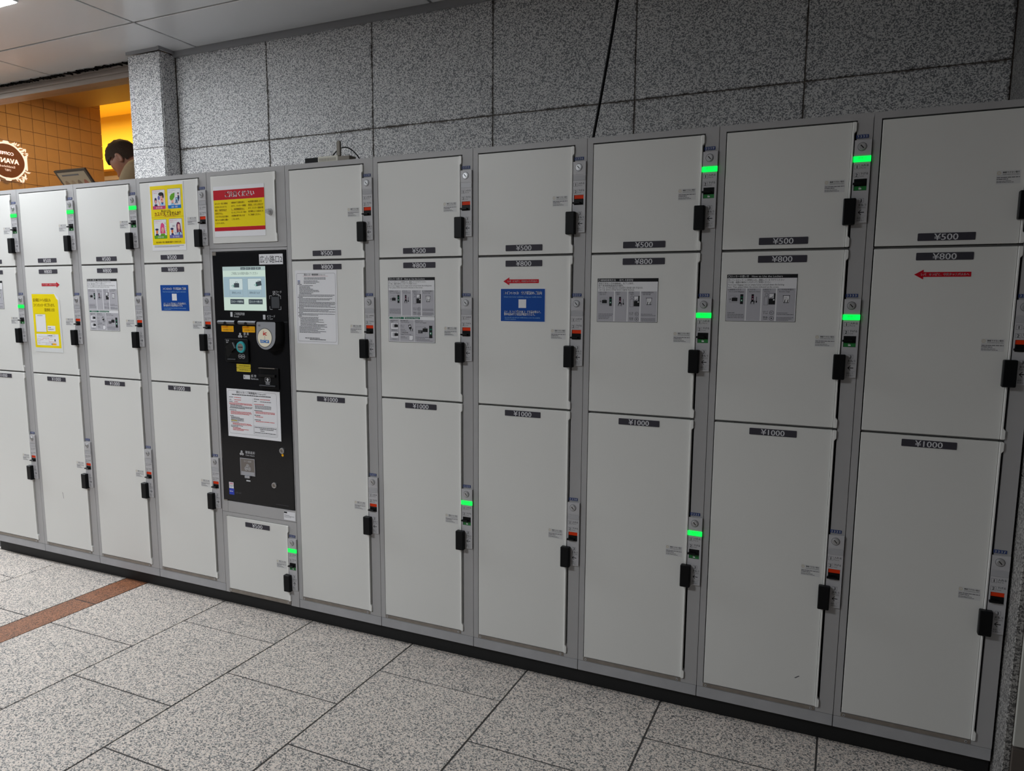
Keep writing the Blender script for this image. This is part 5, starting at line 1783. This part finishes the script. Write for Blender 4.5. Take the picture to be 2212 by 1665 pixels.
pel = ('pel', P_(-0.46, 0, -0.84), 0.135)
wai = ('wai', P_(-0.45, 0, -0.62), 0.125)
che = ('che', P_(-0.34, 0, -0.30), 0.140)
col_ = ('col', P_(-0.22, 0, -0.13), 0.085)
nek = ('nek', P_(-0.12, 0, -0.09), 0.055)
nk2 = ('nk2', P_(-0.05, 0, -0.05), 0.055)
arms, sleeves, legs, trous = [], [], [], []
for s_, nm in ((1, 'l'), (-1, 'r')):
    sh = ('sh' + nm, P_(-0.205, 0.200 * s_, -0.060 if s_ > 0 else -0.12), 0.066)
    el_ = ('el' + nm, P_(-0.14, 0.26 * s_, -0.37), 0.044)
    wr_ = ('wr' + nm, P_(0.02, 0.09 * s_, -0.46), 0.030)
    hd_ = ('hd' + nm, P_(0.09, 0.05 * s_, -0.47), 0.030)
    arms.append([che, sh, el_, wr_, hd_])
    for q in range(5):
        L = (0.035, 0.060, 0.066, 0.062, 0.048)[q]
        o_ = (0.034, 0.020, 0.006, -0.008, -0.022)[q]
        f0 = 0.06 if q == 0 else 0.12
        arms.append([hd_, ('f%s%d' % (nm, q), P_(f0, 0.05 * s_ - o_ * s_, -0.47), 0.010), ('g%s%d' % (nm, q), P_(f0 + L * 0.6, 0.05 * s_ - o_ * 1.2 * s_, -0.476), 0.009), ('h%s%d' % (nm, q), P_(f0 + L, 0.05 * s_ - o_ * 1.25 * s_, -0.492), 0.008)])
    sleeves.append([che, ('sh' + nm, sh[1], 0.076), ('el' + nm, el_[1], 0.055), ('wr' + nm, wr_[1], 0.040)])
    hp = ('hp' + nm, P_(-0.46, 0.09 * s_, -0.90), 0.085)
    kn = ('kn' + nm, P_(-0.42, 0.10 * s_, -1.28), 0.058)
    zf = CF - HC.z
    ak = ('ak' + nm, P_(-0.47, 0.10 * s_, zf + 0.085), 0.040)
    bl_ = ('bl' + nm, P_(-0.36, 0.115 * s_, zf + 0.036), 0.036)
    legs.append([pel, hp, kn, ak, bl_])
    trous.append([('pel', pel[1], 0.150), ('hp' + nm, hp[1], 0.098), ('kn' + nm, kn[1], 0.070), ('ak' + nm, ak[1] + Vector((0, 0, 0.02)), 0.055)])
body = skinned('body', [[pel, wai, che, col_, nek, nk2]] + arms + legs, PERSON, M_SKINP, 1)
jk = [[('pel', pel[1], 0.150), ('wai', wai[1], 0.142), ('che', che[1], 0.156), ('col', col_[1], 0.105)]]
che = ('che', che[1], 0.156)
skinned('jacket', jk + [[che] + s2[1:] for s2 in sleeves], PERSON, M_JACK, 2)
skinned('trousers', trous, PERSON, M_TROU, 1)

pt_ = math.radians(50)
HF = FD * math.cos(pt_) - UP * math.sin(pt_)
HU = FD * math.sin(pt_) + UP * math.cos(pt_)


def head_point(f, s, u, grow=0.0):
    """Shape of the head along a unit direction (forward, side, up)."""
    a, b, c = 0.098, 0.076, 0.118
    x, y, z = f * a, s * b, u * c
    if u < 0:
        k = 1 - 0.30 * (-u)
        y *= k
        x = x * (1 - 0.10 * (-u)) + 0.016 * (-u)
    if f > 0.6:
        nz = math.exp(-((s / 0.16) ** 2) - (((u + 0.22) / 0.20) ** 2))
        x += 0.024 * nz
        ey = math.exp(-(((abs(s) - 0.38) / 0.16) ** 2) - (((u - 0.02) / 0.12) ** 2))
        x -= 0.010 * ey
        li = math.exp(-((s / 0.28) ** 2) - (((u + 0.56) / 0.07) ** 2))
        x += 0.006 * li
        x += 0.004 * math.exp(-((s / 0.5) ** 2) - (((u - 0.24) / 0.1) ** 2))
    v = Vector((x, y, z))
    v += v.normalized() * grow
    return HC - OFF + HF * v.x + LF * v.y + HU * v.z


def head_mesh(name, keep, grow, ma, nu=36, nv=24):
    bm = bmesh.new()
    rows = []
    for j in range(nv + 1):
        th = math.pi * j / nv
        rows.append([bm.verts.new(head_point(math.sin(th) * math.cos(2 * math.pi * i / nu), math.sin(th) * math.sin(2 * math.pi * i / nu), math.cos(th), grow((math.sin(th) * math.cos(2 * math.pi * i / nu), math.sin(th) * math.sin(2 * math.pi * i / nu), math.cos(th))))) for i in range(nu)])
    for j in range(nv):
        for i in range(nu):
            th = math.pi * (j + 0.5) / nv
            ph = 2 * math.pi * (i + 0.5) / nu
            if keep(math.sin(th) * math.cos(ph), math.sin(th) * math.sin(ph), math.cos(th)):
                f = bm.faces.new((rows[j][i], rows[j + 1][i], rows[j + 1][(i + 1) % nu], rows[j][(i + 1) % nu]))
                f.smooth = True
    bmesh.ops.remove_doubles(bm, verts=bm.verts, dist=1e-5)
    me = bpy.data.meshes.new(name)
    bm.to_mesh(me)
    bm.free()
    me.materials.append(ma)
    return me


hm = link('head', head_mesh('head', lambda f, s, u: True, lambda d: 0.0, M_SKINP), PERSON)
ear = MB()
for s_ in (1, -1):
    e_ = []
    for i in range(14):
        a = 2 * math.pi * i / 14
        e_.append((0.017 * math.cos(a) - 0.006, s_ * 0.073, 0.031 * math.sin(a) - 0.012))
    o2 = [(x * 1.05 - 0.004, y + s_ * 0.014, z * 1.05) for x, y, z in e_]
    i2 = [(x * 0.55 - 0.003, y + s_ * 0.009, z * 0.6 - 0.004) for x, y, z in e_]
    vs = [HC - OFF + HF * x + LF * y + HU * z for x, y, z in e_ + o2 + i2]
    fs = [(i, (i + 1) % 14, (i + 1) % 14 + 14, i + 14) for i in range(14)] + [(i + 14, (i + 1) % 14 + 14, (i + 1) % 14 + 28, i + 28) for i in range(14)] + [tuple(range(28, 42))]
    ear.add(vs, fs, M_SKINP, True)
    oe = ear.build('ear', hm)
    ear = MB()
link('hair', head_mesh('hair', lambda f, s, u: (u > 0.18 + 0.35 * max(f, 0)) or (f < 0.10 and u > -0.25 - 0.30 * max(0, -f)) and not (abs(s) > 0.8 and u < 0.12 and f > -0.25), lambda d: 0.010 + 0.010 * max(0, d[2]) + 0.004 * math.sin(17 * d[0]) * math.sin(13 * d[1]), M_HAIR), PERSON)
eb = MB()
for s_ in (1, -1):
    p_ = [(0.089, s_ * 0.014), (0.083, s_ * 0.030), (0.075, s_ * 0.043)]
    eb.tube([HC - OFF + HF * x + LF * y + HU * 0.028 for x, y in p_], 0.0042, M_HAIR, 6)
eb.build('eyebrows', hm)
